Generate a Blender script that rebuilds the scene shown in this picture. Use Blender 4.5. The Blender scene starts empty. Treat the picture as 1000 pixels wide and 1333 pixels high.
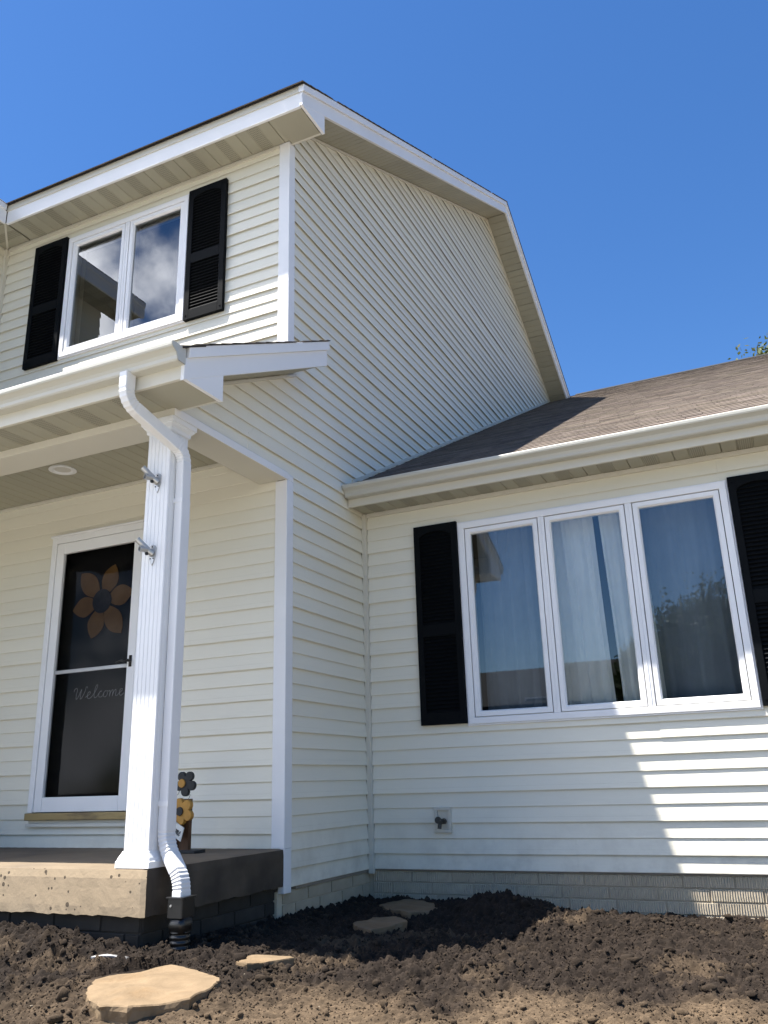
import bpy, bmesh, math, random
import numpy as np
from mathutils import Vector, Matrix
random.seed(7); rng = np.random.default_rng(11)
S = bpy.context.scene
C = S.collection
R = math.radians

# ------------------------------------------------------------------ camera
cam = bpy.data.cameras.new('camera'); camo = bpy.data.objects.new('camera', cam); C.objects.link(camo); S.camera = camo
yaw, pitch, roll = -0.4320, 0.3113, -0.0294
fw = Vector((math.sin(yaw)*math.cos(pitch), math.cos(yaw)*math.cos(pitch), math.sin(pitch)))
rt = Vector((math.cos(yaw), -math.sin(yaw), 0)); up = rt.cross(fw)
r2 = rt*math.cos(roll)+up*math.sin(roll); u2 = -rt*math.sin(roll)+up*math.cos(roll)
M = Matrix((r2, u2, -fw)).transposed().to_4x4(); M.translation = Vector((2.9008, -4.7047, 0.5815)); camo.matrix_world = M
cam.sensor_fit = 'VERTICAL'; cam.sensor_height = 24.0; cam.lens = 24.0*1098.065/1333.0
cam.clip_start = .05; cam.clip_end = 2000

# ------------------------------------------------------------------ light
SUN = Vector((-1.30, -1.0, 4.06)).normalized()
w = bpy.data.worlds.new('World'); S.world = w; w.use_nodes = True
nt = w.node_tree; nt.nodes.clear(); N = nt.nodes.new; L = nt.links.new
wout = N('ShaderNodeOutputWorld'); bg = N('ShaderNodeBackground'); L(bg.outputs[0], wout.inputs[0])
sky = N('ShaderNodeTexSky'); sky.sky_type = 'NISHITA'; sky.sun_disc = False
sky.sun_elevation = math.asin(SUN.z); sky.sun_rotation = math.atan2(SUN.x, SUN.y)
sky.air_density = 1.0; sky.dust_density = 0.2; sky.ozone_density = 3.0; sky.altitude = 250
bg.inputs[1].default_value = 0.070
# fair-weather clouds (seen mirrored in the window panes): noise over a cloud layer, on the sun's side of the sky
tc = N('ShaderNodeTexCoord'); sp = N('ShaderNodeSeparateXYZ'); L(tc.outputs['Generated'], sp.inputs[0])
def wm(op, a, b=None, c=None, clamp=False):
    n = N('ShaderNodeMath'); n.operation = op; n.use_clamp = clamp
    for i, v in enumerate((a, b, c)):
        if v is None: continue
        if isinstance(v, (int, float)): n.inputs[i].default_value = v
        else: L(v, n.inputs[i])
    return n.outputs[0]
zz = wm('ADD', wm('MAXIMUM', sp.outputs[2], 0.0), 0.12)
cx = N('ShaderNodeCombineXYZ'); L(wm('DIVIDE', sp.outputs[0], zz), cx.inputs[0]); L(wm('DIVIDE', sp.outputs[1], zz), cx.inputs[1]); cx.inputs[2].default_value = 3.7
nz = N('ShaderNodeTexNoise'); nz.inputs['Scale'].default_value = 3.6; nz.inputs['Detail'].default_value = 9; nz.inputs['Roughness'].default_value = .55; L(tc.outputs['Generated'], nz.inputs['Vector'])
# cloudier towards the south-west quarter
amt = wm('ADD', wm('MULTIPLY', sp.outputs[0], -.72), wm('MULTIPLY', sp.outputs[1], -.45)); amt = wm('ADD', amt, wm('MULTIPLY', sp.outputs[2], .53))
mr = N('ShaderNodeMapRange'); L(amt, mr.inputs[0]); mr.inputs[1].default_value = .60; mr.inputs[2].default_value = .95; mr.inputs[3].default_value = -.30; mr.inputs[4].default_value = .14
cl = wm('ADD', nz.outputs[0], mr.outputs[0])
cr = N('ShaderNodeMapRange'); cr.interpolation_type = 'SMOOTHSTEP'; L(cl, cr.inputs[0]); cr.inputs[1].default_value = .53; cr.inputs[2].default_value = .68
cmask = cr.outputs[0]
nz2 = N('ShaderNodeTexNoise'); nz2.inputs['Scale'].default_value = 5.5; nz2.inputs['Detail'].default_value = 7; L(tc.outputs['Generated'], nz2.inputs['Vector'])
cc = N('ShaderNodeMapRange'); L(nz2.outputs[0], cc.inputs[0]); cc.inputs[1].default_value = .3; cc.inputs[2].default_value = .7; cc.inputs[3].default_value = 16.0; cc.inputs[4].default_value = 42.0
cb = N('ShaderNodeCombineColor'); L(cc.outputs[0], cb.inputs[0]); L(cc.outputs[0], cb.inputs[1]); L(wm('MULTIPLY', cc.outputs[0], 1.06), cb.inputs[2])
mx = N('ShaderNodeMix'); mx.data_type = 'RGBA'; L(cmask, mx.inputs[0]); L(sky.outputs[0], mx.inputs[6]); L(cb.outputs[0], mx.inputs[7])
L(mx.outputs[2], bg.inputs[0])
hs = N('ShaderNodeHueSaturation'); hs.inputs['Saturation'].default_value = 1.25; hs.inputs['Hue'].default_value = .506; L(sky.outputs[0], hs.inputs['Color']); L(hs.outputs[0], mx.inputs[6])
sl = bpy.data.lights.new('sun', 'SUN'); sl.energy = 5.0; sl.angle = R(.53); sl.color = (1.0, .945, .87)
so = bpy.data.objects.new('sun', sl); C.objects.link(so); so.location = (-10, -8, 30)
so.rotation_euler = SUN.to_track_quat('Z', 'Y').to_euler()
S.view_settings.view_transform = 'Standard'; S.view_settings.look = 'None'; S.view_settings.gamma = 1
S.view_settings.exposure = 1.55

# ------------------------------------------------------------------ helpers
def link(o, parent=None):
    C.objects.link(o)
    if parent is not None: o.parent = parent
    return o
def tag(o, label=None, cat=None, group=None, kind=None):
    if label: o['label'] = label
    if cat: o['category'] = cat
    if group: o['group'] = group
    if kind: o['kind'] = kind
    return o
def empty(name, loc=(0, 0, 0)):
    o = bpy.data.objects.new(name, None); o.empty_display_size = .1; o.location = loc; C.objects.link(o); return o
class MB:
    def __init__(s): s.v = []; s.f = []; s.m = []
    def add(s, vs, fs, mi=0):
        b = len(s.v); s.v += [tuple(p) for p in vs]; s.f += [tuple(i+b for i in f) for f in fs]; s.m += [mi]*len(fs); return s
    def box(s, x0, x1, y0, y1, z0, z1, mi=0):
        vs = [(x, y, z) for z in (z0, z1) for y in (y0, y1) for x in (x0, x1)]
        return s.add(vs, [(0, 2, 3, 1), (4, 5, 7, 6), (0, 1, 5, 4), (2, 6, 7, 3), (0, 4, 6, 2), (1, 3, 7, 5)], mi)
    def obox(s, o, ax, ay, az, mi=0):
        o, ax, ay, az = Vector(o), Vector(ax), Vector(ay), Vector(az)
        vs = [o+ax*i+ay*j+az*k for k in (0, 1) for j in (0, 1) for i in (0, 1)]
        return s.add(vs, [(0, 2, 3, 1), (4, 5, 7, 6), (0, 1, 5, 4), (2, 6, 7, 3), (0, 4, 6, 2), (1, 3, 7, 5)], mi)
    def prism(s, poly, d, mi=0):
        """poly: 3d points, extruded by vector d"""
        d = Vector(d); n = len(poly); a = [Vector(p) for p in poly]; b = [p+d for p in a]
        fs = [tuple(range(n))[::-1], tuple(range(n, 2*n))]+[(i, (i+1) % n, n+(i+1) % n, n+i) for i in range(n)]
        return s.add(a+b, fs, mi)
    def yz(s, poly, x0, x1, mi=0): return s.prism([(x0, y, z) for y, z in poly], (x1-x0, 0, 0), mi)
    def xz(s, poly, y0, y1, mi=0): return s.prism([(x, y0, z) for x, z in poly], (0, y1-y0, 0), mi)
    def xy(s, poly, z0, z1, mi=0): return s.prism([(x, y, z0) for x, y in poly], (0, 0, z1-z0), mi)
    def cyl(s, p0, p1, r0, r1=None, n=16, cap=True, mi=0):
        r1 = r0 if r1 is None else r1; p0, p1 = Vector(p0), Vector(p1); d = (p1-p0).normalized()
        a = d.orthogonal().normalized(); b = d.cross(a)
        vs = []
        for p, r in ((p0, r0), (p1, r1)):
            for i in range(n):
                t = 2*math.pi*i/n; vs.append(p+a*r*math.cos(t)+b*r*math.sin(t))
        fs = [(i, (i+1) % n, n+(i+1) % n, n+i) for i in range(n)]
        if cap: fs += [tuple(range(n))[::-1], tuple(range(n, 2*n))]
        return s.add(vs, fs, mi)
    def sweep(s, path, sec, xdir=None, scale=None, cap=True, mi=0):
        """sec: list of (a,b); a along xdir-ish, b along the other normal"""
        P = [Vector(p) for p in path]; n = len(sec); vs = []; prev = None
        for i, p in enumerate(P):
            t = (P[min(i+1, len(P)-1)]-P[max(i-1, 0)]).normalized()
            if xdir is not None: a = Vector(xdir)
            elif prev is not None: a = prev
            else: a = t.orthogonal()
            a = (a-t*a.dot(t)).normalized(); b = t.cross(a); prev = a
            k = scale[i] if scale else 1
            vs += [p+a*(u*k)+b*(v*k) for u, v in sec]
        fs = []
        for j in range(len(P)-1):
            fs += [(j*n+i, j*n+(i+1) % n, (j+1)*n+(i+1) % n, (j+1)*n+i) for i in range(n)]
        if cap: fs += [tuple(range(n))[::-1], tuple(range((len(P)-1)*n, len(P)*n))]
        return s.add(vs, fs, mi)
    def build(s, name, mat, parent=None, smooth=False, bevel=0, loc=None, fix=True):
        me = bpy.data.meshes.new(name); me.from_pydata(s.v, [], s.f)
        ms = mat if isinstance(mat, (list, tuple)) else [mat]
        for m in ms: me.materials.append(m)
        if len(ms) > 1: me.polygons.foreach_set('material_index', s.m)
        if fix:
            bm = bmesh.new(); bm.from_mesh(me); bmesh.ops.recalc_face_normals(bm, faces=bm.faces); bm.to_mesh(me); bm.free()
        if smooth: me.polygons.foreach_set('use_smooth', [True]*len(me.polygons))
        me.update()
        o = bpy.data.objects.new(name, me); link(o, parent)
        if loc: o.location = loc
        if bevel:
            b = o.modifiers.new('bevel', 'BEVEL'); b.width = bevel; b.segments = 2; b.limit_method = 'ANGLE'; b.angle_limit = R(40)
        return o
def rrect(a, b, r, n=3):
    out = []
    for cx_, cy_, t0 in ((a-r, b-r, 0), (-a+r, b-r, 90), (-a+r, -b+r, 180), (a-r, -b+r, 270)):
        for i in range(n+1):
            t = R(t0+90*i/n); out.append((cx_+r*math.cos(t), cy_+r*math.sin(t)))
    return out
def circ(r, n=10): return [(r*math.cos(2*math.pi*i/n), r*math.sin(2*math.pi*i/n)) for i in range(n)]
def catmull(P, k=6):
    P = [Vector(p) for p in P]; out = []
    for i in range(len(P)-1):
        p0, p1, p2, p3 = P[max(i-1, 0)], P[i], P[i+1], P[min(i+2, len(P)-1)]
        for j in range(k):
            t = j/k; out.append(.5*((2*p1)+(p2-p0)*t+(2*p0-5*p1+4*p2-p3)*t*t+(3*p1-p0-3*p2+p3)*t**3))
    out.append(P[-1]); return out

# ------------------------------------------------------------------ materials
def mat(name, col, rough=.5, var=.08, vs=3.0, bump=0.0, bs=80.0, spec=.4, metal=0.0, orand=.04, col2=None, c2s=2.0, c2lo=.5, c2hi=.65, stretch=None, detail=4):
    m = bpy.data.materials.new(name); m.use_nodes = True; t = m.node_tree; n = t.nodes; l = t.links
    b = n['Principled BSDF']; b.inputs['Roughness'].default_value = rough; b.inputs['Specular IOR Level'].default_value = spec; b.inputs['Metallic'].default_value = metal
    tc = n.new('ShaderNodeTexCoord'); vec = tc.outputs['Object']
    if stretch:
        mp = n.new('ShaderNodeMapping'); mp.inputs['Scale'].default_value = stretch; l.new(vec, mp.inputs[0]); vec = mp.outputs[0]
    nz = n.new('ShaderNodeTexNoise'); nz.inputs['Scale'].default_value = vs; nz.inputs['Detail'].default_value = detail; l.new(vec, nz.inputs['Vector'])
    mr = n.new('ShaderNodeMapRange'); l.new(nz.outputs[0], mr.inputs[0]); mr.inputs[1].default_value = .3; mr.inputs[2].default_value = .7; mr.inputs[3].default_value = 1-var; mr.inputs[4].default_value = 1+var
    oi = n.new('ShaderNodeObjectInfo'); m2 = n.new('ShaderNodeMapRange'); l.new(oi.outputs['Random'], m2.inputs[0]); m2.inputs[3].default_value = 1-orand; m2.inputs[4].default_value = 1+orand
    mu = n.new('ShaderNodeMath'); mu.operation = 'MULTIPLY'; l.new(mr.outputs[0], mu.inputs[0]); l.new(m2.outputs[0], mu.inputs[1])
    base = n.new('ShaderNodeRGB'); base.outputs[0].default_value = (*col, 1); cs = base.outputs[0]
    if col2:
        n2 = n.new('ShaderNodeTexNoise'); n2.inputs['Scale'].default_value = c2s; n2.inputs['Detail'].default_value = 6; l.new(vec, n2.inputs['Vector'])
        r2_ = n.new('ShaderNodeMapRange'); r2_.interpolation_type = 'SMOOTHSTEP'; l.new(n2.outputs[0], r2_.inputs[0]); r2_.inputs[1].default_value = c2lo; r2_.inputs[2].default_value = c2hi
        mx = n.new('ShaderNodeMix'); mx.data_type = 'RGBA'; l.new(r2_.outputs[0], mx.inputs[0]); l.new(cs, mx.inputs[6]); mx.inputs[7].default_value = (*col2, 1); cs = mx.outputs[2]
    vm = n.new('ShaderNodeVectorMath'); vm.operation = 'SCALE'; l.new(cs, vm.inputs[0]); l.new(mu.outputs[0], vm.inputs['Scale'])
    l.new(vm.outputs[0], b.inputs['Base Color'])
    if rough >= .9: b.inputs['Diffuse Roughness'].default_value = 1.0
    if bump:
        n3 = n.new('ShaderNodeTexNoise'); n3.inputs['Scale'].default_value = bs; n3.inputs['Detail'].default_value = 3; l.new(vec, n3.inputs['Vector'])
        bp = n.new('ShaderNodeBump'); bp.inputs['Strength'].default_value = bump; bp.inputs['Distance'].default_value = .004; l.new(n3.outputs[0], bp.inputs['Height']); l.new(bp.outputs[0], b.inputs['Normal'])
    return m
def N_(m): return m.node_tree.nodes, m.node_tree.links, m.node_tree.nodes['Principled BSDF']

VINYL = (.735, .705, .59)
siding_x = mat('vinyl_siding', VINYL, .5, .035, 1.3, .12, 60, .35, 0, .025, stretch=(.25, 1, 1))
siding_y = mat('vinyl_siding_side', VINYL, .5, .035, 1.3, .12, 60, .35, 0, .025, stretch=(1, .25, 1))
for sm_ in (siding_x, siding_y):
    n, l, b = N_(sm_); t_ = n.new('ShaderNodeTexCoord'); s_ = n.new('ShaderNodeSeparateXYZ'); l.new(t_.outputs['Object'], s_.inputs[0])
    nd = n.new('ShaderNodeTexNoise'); nd.inputs['Scale'].default_value = 5; nd.inputs['Detail'].default_value = 8; nd.inputs['Roughness'].default_value = .65; l.new(t_.outputs['Object'], nd.inputs['Vector'])
    zr = n.new('ShaderNodeMapRange'); l.new(s_.outputs[2], zr.inputs[0]); zr.inputs[1].default_value = .45; zr.inputs[2].default_value = .0; zr.inputs[3].default_value = .0; zr.inputs[4].default_value = 1.0
    nr2 = n.new('ShaderNodeMapRange'); l.new(nd.outputs[0], nr2.inputs[0]); nr2.inputs[1].default_value = .42; nr2.inputs[2].default_value = .75
    fm = n.new('ShaderNodeMath'); fm.operation = 'MULTIPLY'; l.new(zr.outputs[0], fm.inputs[0]); l.new(nr2.outputs[0], fm.inputs[1]); f2 = n.new('ShaderNodeMath'); f2.operation = 'MULTIPLY'; l.new(fm.outputs[0], f2.inputs[0]); f2.inputs[1].default_value = .35
    src = b.inputs['Base Color'].links[0].from_socket; mx_ = n.new('ShaderNodeMix'); mx_.data_type = 'RGBA'; l.new(f2.outputs[0], mx_.inputs[0]); l.new(src, mx_.inputs[6]); mx_.inputs[7].default_value = (.16, .12, .085, 1); l.new(mx_.outputs[2], b.inputs['Base Color'])
white = mat('white_trim', (.74, .745, .745), .42, .03, 2, .05, 30, .4, 0, .02)
cream = mat('cream_aluminium', (.58, .555, .47), .45, .03, 2, .04, 30, .4, 0, .02)
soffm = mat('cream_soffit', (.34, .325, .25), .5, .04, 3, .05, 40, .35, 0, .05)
gutm = mat('gutter_enamel', (.47, .46, .40), .33, .04, 2.5, .02, 20, .5, 0, .02, stretch=(.3, 1, 1))
sash_m = mat('sash_vinyl', (.80, .80, .80), .38, .02, 3, 0, 30, .45, 0, .01)
black = mat('black_shutter', (.0045, .0055, .0065), .6, .15, 5, .15, 120, .06, 0, .05)
rubber = mat('black_plastic', (.008, .008, .008), .35, .1, 8, .05, 40, .5, 0, .0)
gasket = mat('dark_gasket', (.02, .02, .02), .7, .1, 8)
sheath = mat('sheathing', (.25, .22, .18), .8, .1, 3)
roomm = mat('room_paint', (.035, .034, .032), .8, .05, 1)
brickm = mat('ribbed_brick', (.52, .445, .325), .9, .12, 5, .5, 60, .2, 0, .07, col2=(.42, .365, .275), c2s=3, c2lo=.5, c2hi=.7)
mortar = mat('mortar', (.48, .41, .30), .9, .1, 8, .3, 90, .2, 0, 0)
brass = mat('brass', (.22, .17, .09), .45, .2, 20, 0, 30, .5, .7, 0)
steel = mat('cast_aluminium', (.42, .42, .41), .35, .1, 20, .05, 60, .5, .6, 0)
wood_b = mat('brown_stained_wood', (.085, .038, .016), .6, .25, 14, .2, 60, .3, 0, .05, stretch=(6, 6, 1))
gold = mat('mustard_paint', (.42, .22, .045), .6, .15, 20, .1, 60, .3, 0, 0)
blackp = mat('black_paint', (.018, .02, .022), .55, .2, 20, .1, 60, .3, 0, 0)
petal_m = mat('rust_orange_felt', (.30, .165, .06), .9, .12, 12, .1, 90, .1, 0, .05)
centre_m = mat('dark_seed_felt', (.06, .055, .055), .9, .2, 25, .2, 120, .1, 0, 0)
chalk = mat('chalk_line', (.26, .265, .265), .8, .15, 60)
tagm = mat('whitewashed_board', (.72, .72, .68), .7, .1, 14)
doorblk = mat('black_door', (.006, .006, .007), .6, .15, 4, .05, 40, .2, 0, 0)
alum = mat('mill_aluminium', (.33, .33, .33), .4, .1, 6, 0, 30, .5, .6, 0)
sillm = mat('weathered_brass_sill', (.27, .20, .085), .45, .3, 5, .1, 50, .4, .3, 0, col2=(.15, .11, .055), c2s=6, stretch=(.6, 3, 3))
lampm = mat('frosted_lens', (.55, .53, .48), .4, .03, 5)
sheer = mat('sheer_white_curtain', (.80, .80, .78), .9, .04, 6, .1, 200, .1, 0, 0)
drape = mat('slate_drape', (.27, .30, .34), .9, .06, 6, .1, 200, .1, 0, 0)
bark = mat('bark', (.10, .08, .06), .9, .3, 8, .8, 20, .2)
asph = mat('asphalt', (.055, .055, .055), .9, .2, 3, .3, 60, .2)
nsid = mat('neighbour_siding', (.10, .10, .09), .6, .05, 1, 0)
nroof = mat('neighbour_shingle', (.022, .022, .021), .9, .2, 5, .2, 40)
nglass = mat('neighbour_glass', (.03, .035, .04), .08, .1, 2, 0, 20, .6)
lawn_m = mat('dry_yard_dirt', (.13, .10, .07), .95, .3, 1.2, .6, 30, .1, 0, 0, col2=(.07, .085, .035), c2s=.15)
bounce_m = mat('bounce_concrete', (.42, .41, .385), .85, .1, .8, .2, 60, .2, 0, 0)  # pale surface of the added bounce slab

# perforated strip of vented soffit panels: small punched slots
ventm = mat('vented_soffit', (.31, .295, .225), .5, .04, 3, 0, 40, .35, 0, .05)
n, l, b = N_(ventm)
tcn = n.new('ShaderNodeTexCoord'); spn = n.new('ShaderNodeSeparateXYZ'); l.new(tcn.outputs['Object'], spn.inputs[0])
def mth(n, l, op, a, bb=None):
    k = n.new('ShaderNodeMath'); k.operation = op
    for i, v in enumerate((a, bb)):
        if v is None: continue
        if isinstance(v, (int, float)): k.inputs[i].default_value = v
        else: l.new(v, k.inputs[i])
    return k.outputs[0]
sx = mth(n, l, 'SINE', mth(n, l, 'MULTIPLY', spn.outputs[0], 2*math.pi/.0127)); sy = mth(n, l, 'SINE', mth(n, l, 'MULTIPLY', spn.outputs[1], 2*math.pi/.020))
hole = mth(n, l, 'MULTIPLY', mth(n, l, 'GREATER_THAN', sx, .15), mth(n, l, 'GREATER_THAN', sy, -.35))
src = b.inputs['Base Color'].links[0].from_socket
mxn = n.new('ShaderNodeMix'); mxn.data_type = 'RGBA'; l.new(mth(n, l, 'MULTIPLY', hole, .55), mxn.inputs[0]); l.new(src, mxn.inputs[6]); mxn.inputs[7].default_value = (.03, .028, .022, 1); l.new(mxn.outputs[2], b.inputs['Base Color'])

# ribbed faces of the foundation bricks
n, l, b = N_(brickm)
tcn = n.new('ShaderNodeTexCoord'); spn = n.new('ShaderNodeSeparateXYZ'); l.new(tcn.outputs['Object'], spn.inputs[0])
dn = n.new('ShaderNodeTexNoise'); dn.inputs['Scale'].default_value = 14; l.new(tcn.outputs['Object'], dn.inputs['Vector'])
ph = mth(n, l, 'ADD', mth(n, l, 'MULTIPLY', mth(n, l, 'ADD', spn.outputs[0], spn.outputs[1]), 2*math.pi/.0145), mth(n, l, 'MULTIPLY', dn.outputs[0], 5.0))
rib = mth(n, l, 'SINE', ph)
ob = [x for x in n if x.type == 'BUMP'][0]
b2 = n.new('ShaderNodeBump'); b2.inputs['Strength'].default_value = .8; b2.inputs['Distance'].default_value = .006; l.new(rib, b2.inputs['Height']); l.new(ob.outputs[0], b2.inputs['Normal']); l.new(b2.outputs[0], b.inputs['Normal'])

# concrete with bug holes
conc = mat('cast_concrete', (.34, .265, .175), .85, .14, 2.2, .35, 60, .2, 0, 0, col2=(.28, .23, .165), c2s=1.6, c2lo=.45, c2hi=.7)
n, l, b = N_(conc)
tcn = n.new('ShaderNodeTexCoord'); vo = n.new('ShaderNodeTexVoronoi'); vo.inputs['Scale'].default_value = 26; l.new(tcn.outputs['Object'], vo.inputs['Vector'])
sz = n.new('ShaderNodeTexNoise'); sz.inputs['Scale'].default_value = 6; l.new(tcn.outputs['Object'], sz.inputs['Vector'])
rad = mth(n, l, 'MULTIPLY', mth(n, l, 'SUBTRACT', sz.outputs[0], .36), 1.0)
pit = mth(n, l, 'LESS_THAN', vo.outputs['Distance'], rad)
vo.inputs['Randomness'].default_value = 1
src = b.inputs['Base Color'].links[0].from_socket
mxn = n.new('ShaderNodeMix'); mxn.data_type = 'RGBA'; l.new(mth(n, l, 'MULTIPLY', pit, .85), mxn.inputs[0]); l.new(src, mxn.inputs[6]); mxn.inputs[7].default_value = (.05, .04, .03, 1); l.new(mxn.outputs[2], b.inputs['Base Color'])
ob = [x for x in n if x.type == 'BUMP'][0]; b2 = n.new('ShaderNodeBump'); b2.inputs['Strength'].default_value = 1; b2.inputs['Distance'].default_value = .008; b2.invert = True; l.new(pit, b2.inputs['Height']); l.new(ob.outputs[0], b2.inputs['Normal']); l.new(b2.outputs[0], b.inputs['Normal'])

conc_top = mat('shade_toned_trowelled_concrete', (.185, .145, .10), .8, .2, 2.0, .25, 50, .2, 0, 0, col2=(.13, .105, .08), c2s=1.3, c2lo=.4, c2hi=.7)  # browner slab top, with deep shade also mixed into its colour
conc_side = mat('shade_toned_side_concrete', (.085, .068, .050), .85, .3, 4.0, .4, 50, .2, 0, 0, col2=(.05, .041, .032), c2s=2.5, c2lo=.4, c2hi=.65)  # slab side: deep shade painted into the concrete colour
# asphalt shingles, tone per tab from a colour attribute
shing = mat('asphalt_shingle', (.132, .111, .093), .89, .22, 9, .6, 350, .15, 0, .05)
n, l, b = N_(shing)
at = n.new('ShaderNodeAttribute'); at.attribute_name = 'tone'
src = b.inputs['Base Color'].links[0].from_socket
vm = n.new('ShaderNodeVectorMath'); vm.operation = 'MULTIPLY'; l.new(src, vm.inputs[0]); l.new(at.outputs['Color'], vm.inputs[1]); l.new(vm.outputs[0], b.inputs['Base Color'])

# sandstone flags
stone_m = mat('sandstone', (.178, .130, .080), .89, .18, 9, .9, 38, .15, 0, .05, col2=(.145, .098, .054), c2s=4, c2lo=.5, c2hi=.75)

# window glass: coated double glazing, part mirror by angle, part clear
def glassmat(name, tint, base_r, gain):
    m = bpy.data.materials.new(name); m.use_nodes = True; t = m.node_tree; n = t.nodes; l = t.links; n.clear()
    o = n.new('ShaderNodeOutputMaterial'); g = n.new('ShaderNodeBsdfGlossy'); g.inputs['Roughness'].default_value = .0; g.inputs['Color'].default_value = (.93, .97, 1, 1)
    tr = n.new('ShaderNodeBsdfTransparent'); tr.inputs['Color'].default_value = (*tint, 1)
    fr = n.new('ShaderNodeFresnel'); fr.inputs['IOR'].default_value = 1.5
    f = mth(n, l, 'ADD', mth(n, l, 'MULTIPLY', fr.outputs[0], gain), base_r)
    mx = n.new('ShaderNodeMixShader'); l.new(f, mx.inputs[0]); l.new(tr.outputs[0], mx.inputs[1]); l.new(g.outputs[0], mx.inputs[2]); l.new(mx.outputs[0], o.inputs[0])
    # gentle pillowing of the panes
    tcn = n.new('ShaderNodeTexCoord'); nz = n.new('ShaderNodeTexNoise'); nz.inputs['Scale'].default_value = 1.2; nz.inputs['Detail'].default_value = 0; l.new(tcn.outputs['Object'], nz.inputs['Vector'])
    bp = n.new('ShaderNodeBump'); bp.inputs['Strength'].default_value = .06; bp.inputs['Distance'].default_value = .02; l.new(nz.outputs[0], bp.inputs['Height']); l.new(bp.outputs[0], g.inputs['Normal'])
    return m
glass = glassmat('coated_glass', (.86, .90, .90), .06, 1.4)
doorglass = glassmat('screened_storm_glass', (.5, .5, .5), .0, .12)

# ------------------------------------------------------------------ dimensions
h = .1016; D = 1.1865
def zt(y): return 5.651+.511*(y+.308)              # top of main roof, front slope
YR = 5.478; ZR = zt(YR)
def ztr(y): return ZR-.56*(y-YR)                    # rear slope
def zp(y): return 2.822+.514*(y+1.531)              # porch roof
def zw(y): return 3.0+.512*(y-1.224)                # wing roof
WX1 = 7.0; LX0 = -9.0

house = empty('house'); tag(house, 'cream vinyl sided two storey house with black shutters, porch and one storey wing', 'house')

# ------------------------------------------------------------------ walls
def cutwall(x0, x1, z0, z1, y0, y1, holes):
    mb = MB(); xs = sorted({x0, x1, *[a for q in holes for a in q[:2]]}); zs = sorted({z0, z1, *[a for q in holes for a in q[2:]]})
    for i in range(len(xs)-1):
        for j in range(len(zs)-1):
            cx_, cz_ = (xs[i]+xs[i+1])/2, (zs[j]+zs[j+1])/2
            if any(q[0] < cx_ < q[1] and q[2] < cz_ < q[3] for q in holes): continue
            mb.box(xs[i], xs[i+1], y0, y1, zs[j], zs[j+1])
    return mb
UW = (-2.283, -.965, 4.115, 5.305); WW = (.815, 2.742, .967, 2.465); DR = (-2.13, -1.18, .402, 2.485)
front_wall = cutwall(-3.1, -.014, 0, 5.6, .014, .16, [(UW[0]+.04, UW[1]-.04, UW[2]+.04, UW[3]-.04), (DR[0]+.05, DR[1]-.05, DR[2]+.04, DR[3]-.05)]).build('front_wall', sheath, house)
gp = [(.16, -.02), (11, -.02), (11, 5.3), (YR, ZR-.12), (.16, zt(.16)-.16)]
gable_wall = MB().yz(gp, -.15, -.0145).yz([(-1.2, 2.66), (.013, 2.66), (.013, zp(.0)-.1), (-1.2, zp(-1.2)-.07)], -.14, -.014).build('gable_wall', sheath, house)
wing_wall = cutwall(0, WX1, -.01, 2.72, D+.014, D+.16, [(WW[0]+.04, WW[1]-.04, WW[2]+.04, WW[3]-.04)]).build('wing_wall', sheath, house)
left_wall = MB().box(LX0, -3.115, -1.22, .0, -.4, 5.6).build('projecting_bay_wall', siding_x, house)
MB().box(LX0, 0, 10.9, 11, -.4, 5.6).box(LX0, LX0+.1, 0.01, 10.9, -.4, 5.6).build('rear_wall', siding_x, house)
MB().yz([(D+.16, -.1), (17.2, -.1), (17.2, 2.7), (9.2, zw(9.2)-.15), (D+.16, zw(D+.16)-.15)], WX1-.1, WX1).box(0, WX1-.1, 17.1, 17.2, -.4, 2.7).build('wing_end_wall', siding_y, house)
# rooms behind the windows
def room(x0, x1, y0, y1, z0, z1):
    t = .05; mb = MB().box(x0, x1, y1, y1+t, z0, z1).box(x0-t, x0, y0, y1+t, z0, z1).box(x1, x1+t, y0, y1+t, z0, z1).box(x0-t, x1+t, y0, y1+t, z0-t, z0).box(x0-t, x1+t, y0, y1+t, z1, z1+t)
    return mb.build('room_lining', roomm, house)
room(.3, 4.0, D+.161, 4.5, .3, 2.62); room(-2.9, -.3, .161, 3.2, 3.9, 5.42); 

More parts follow.
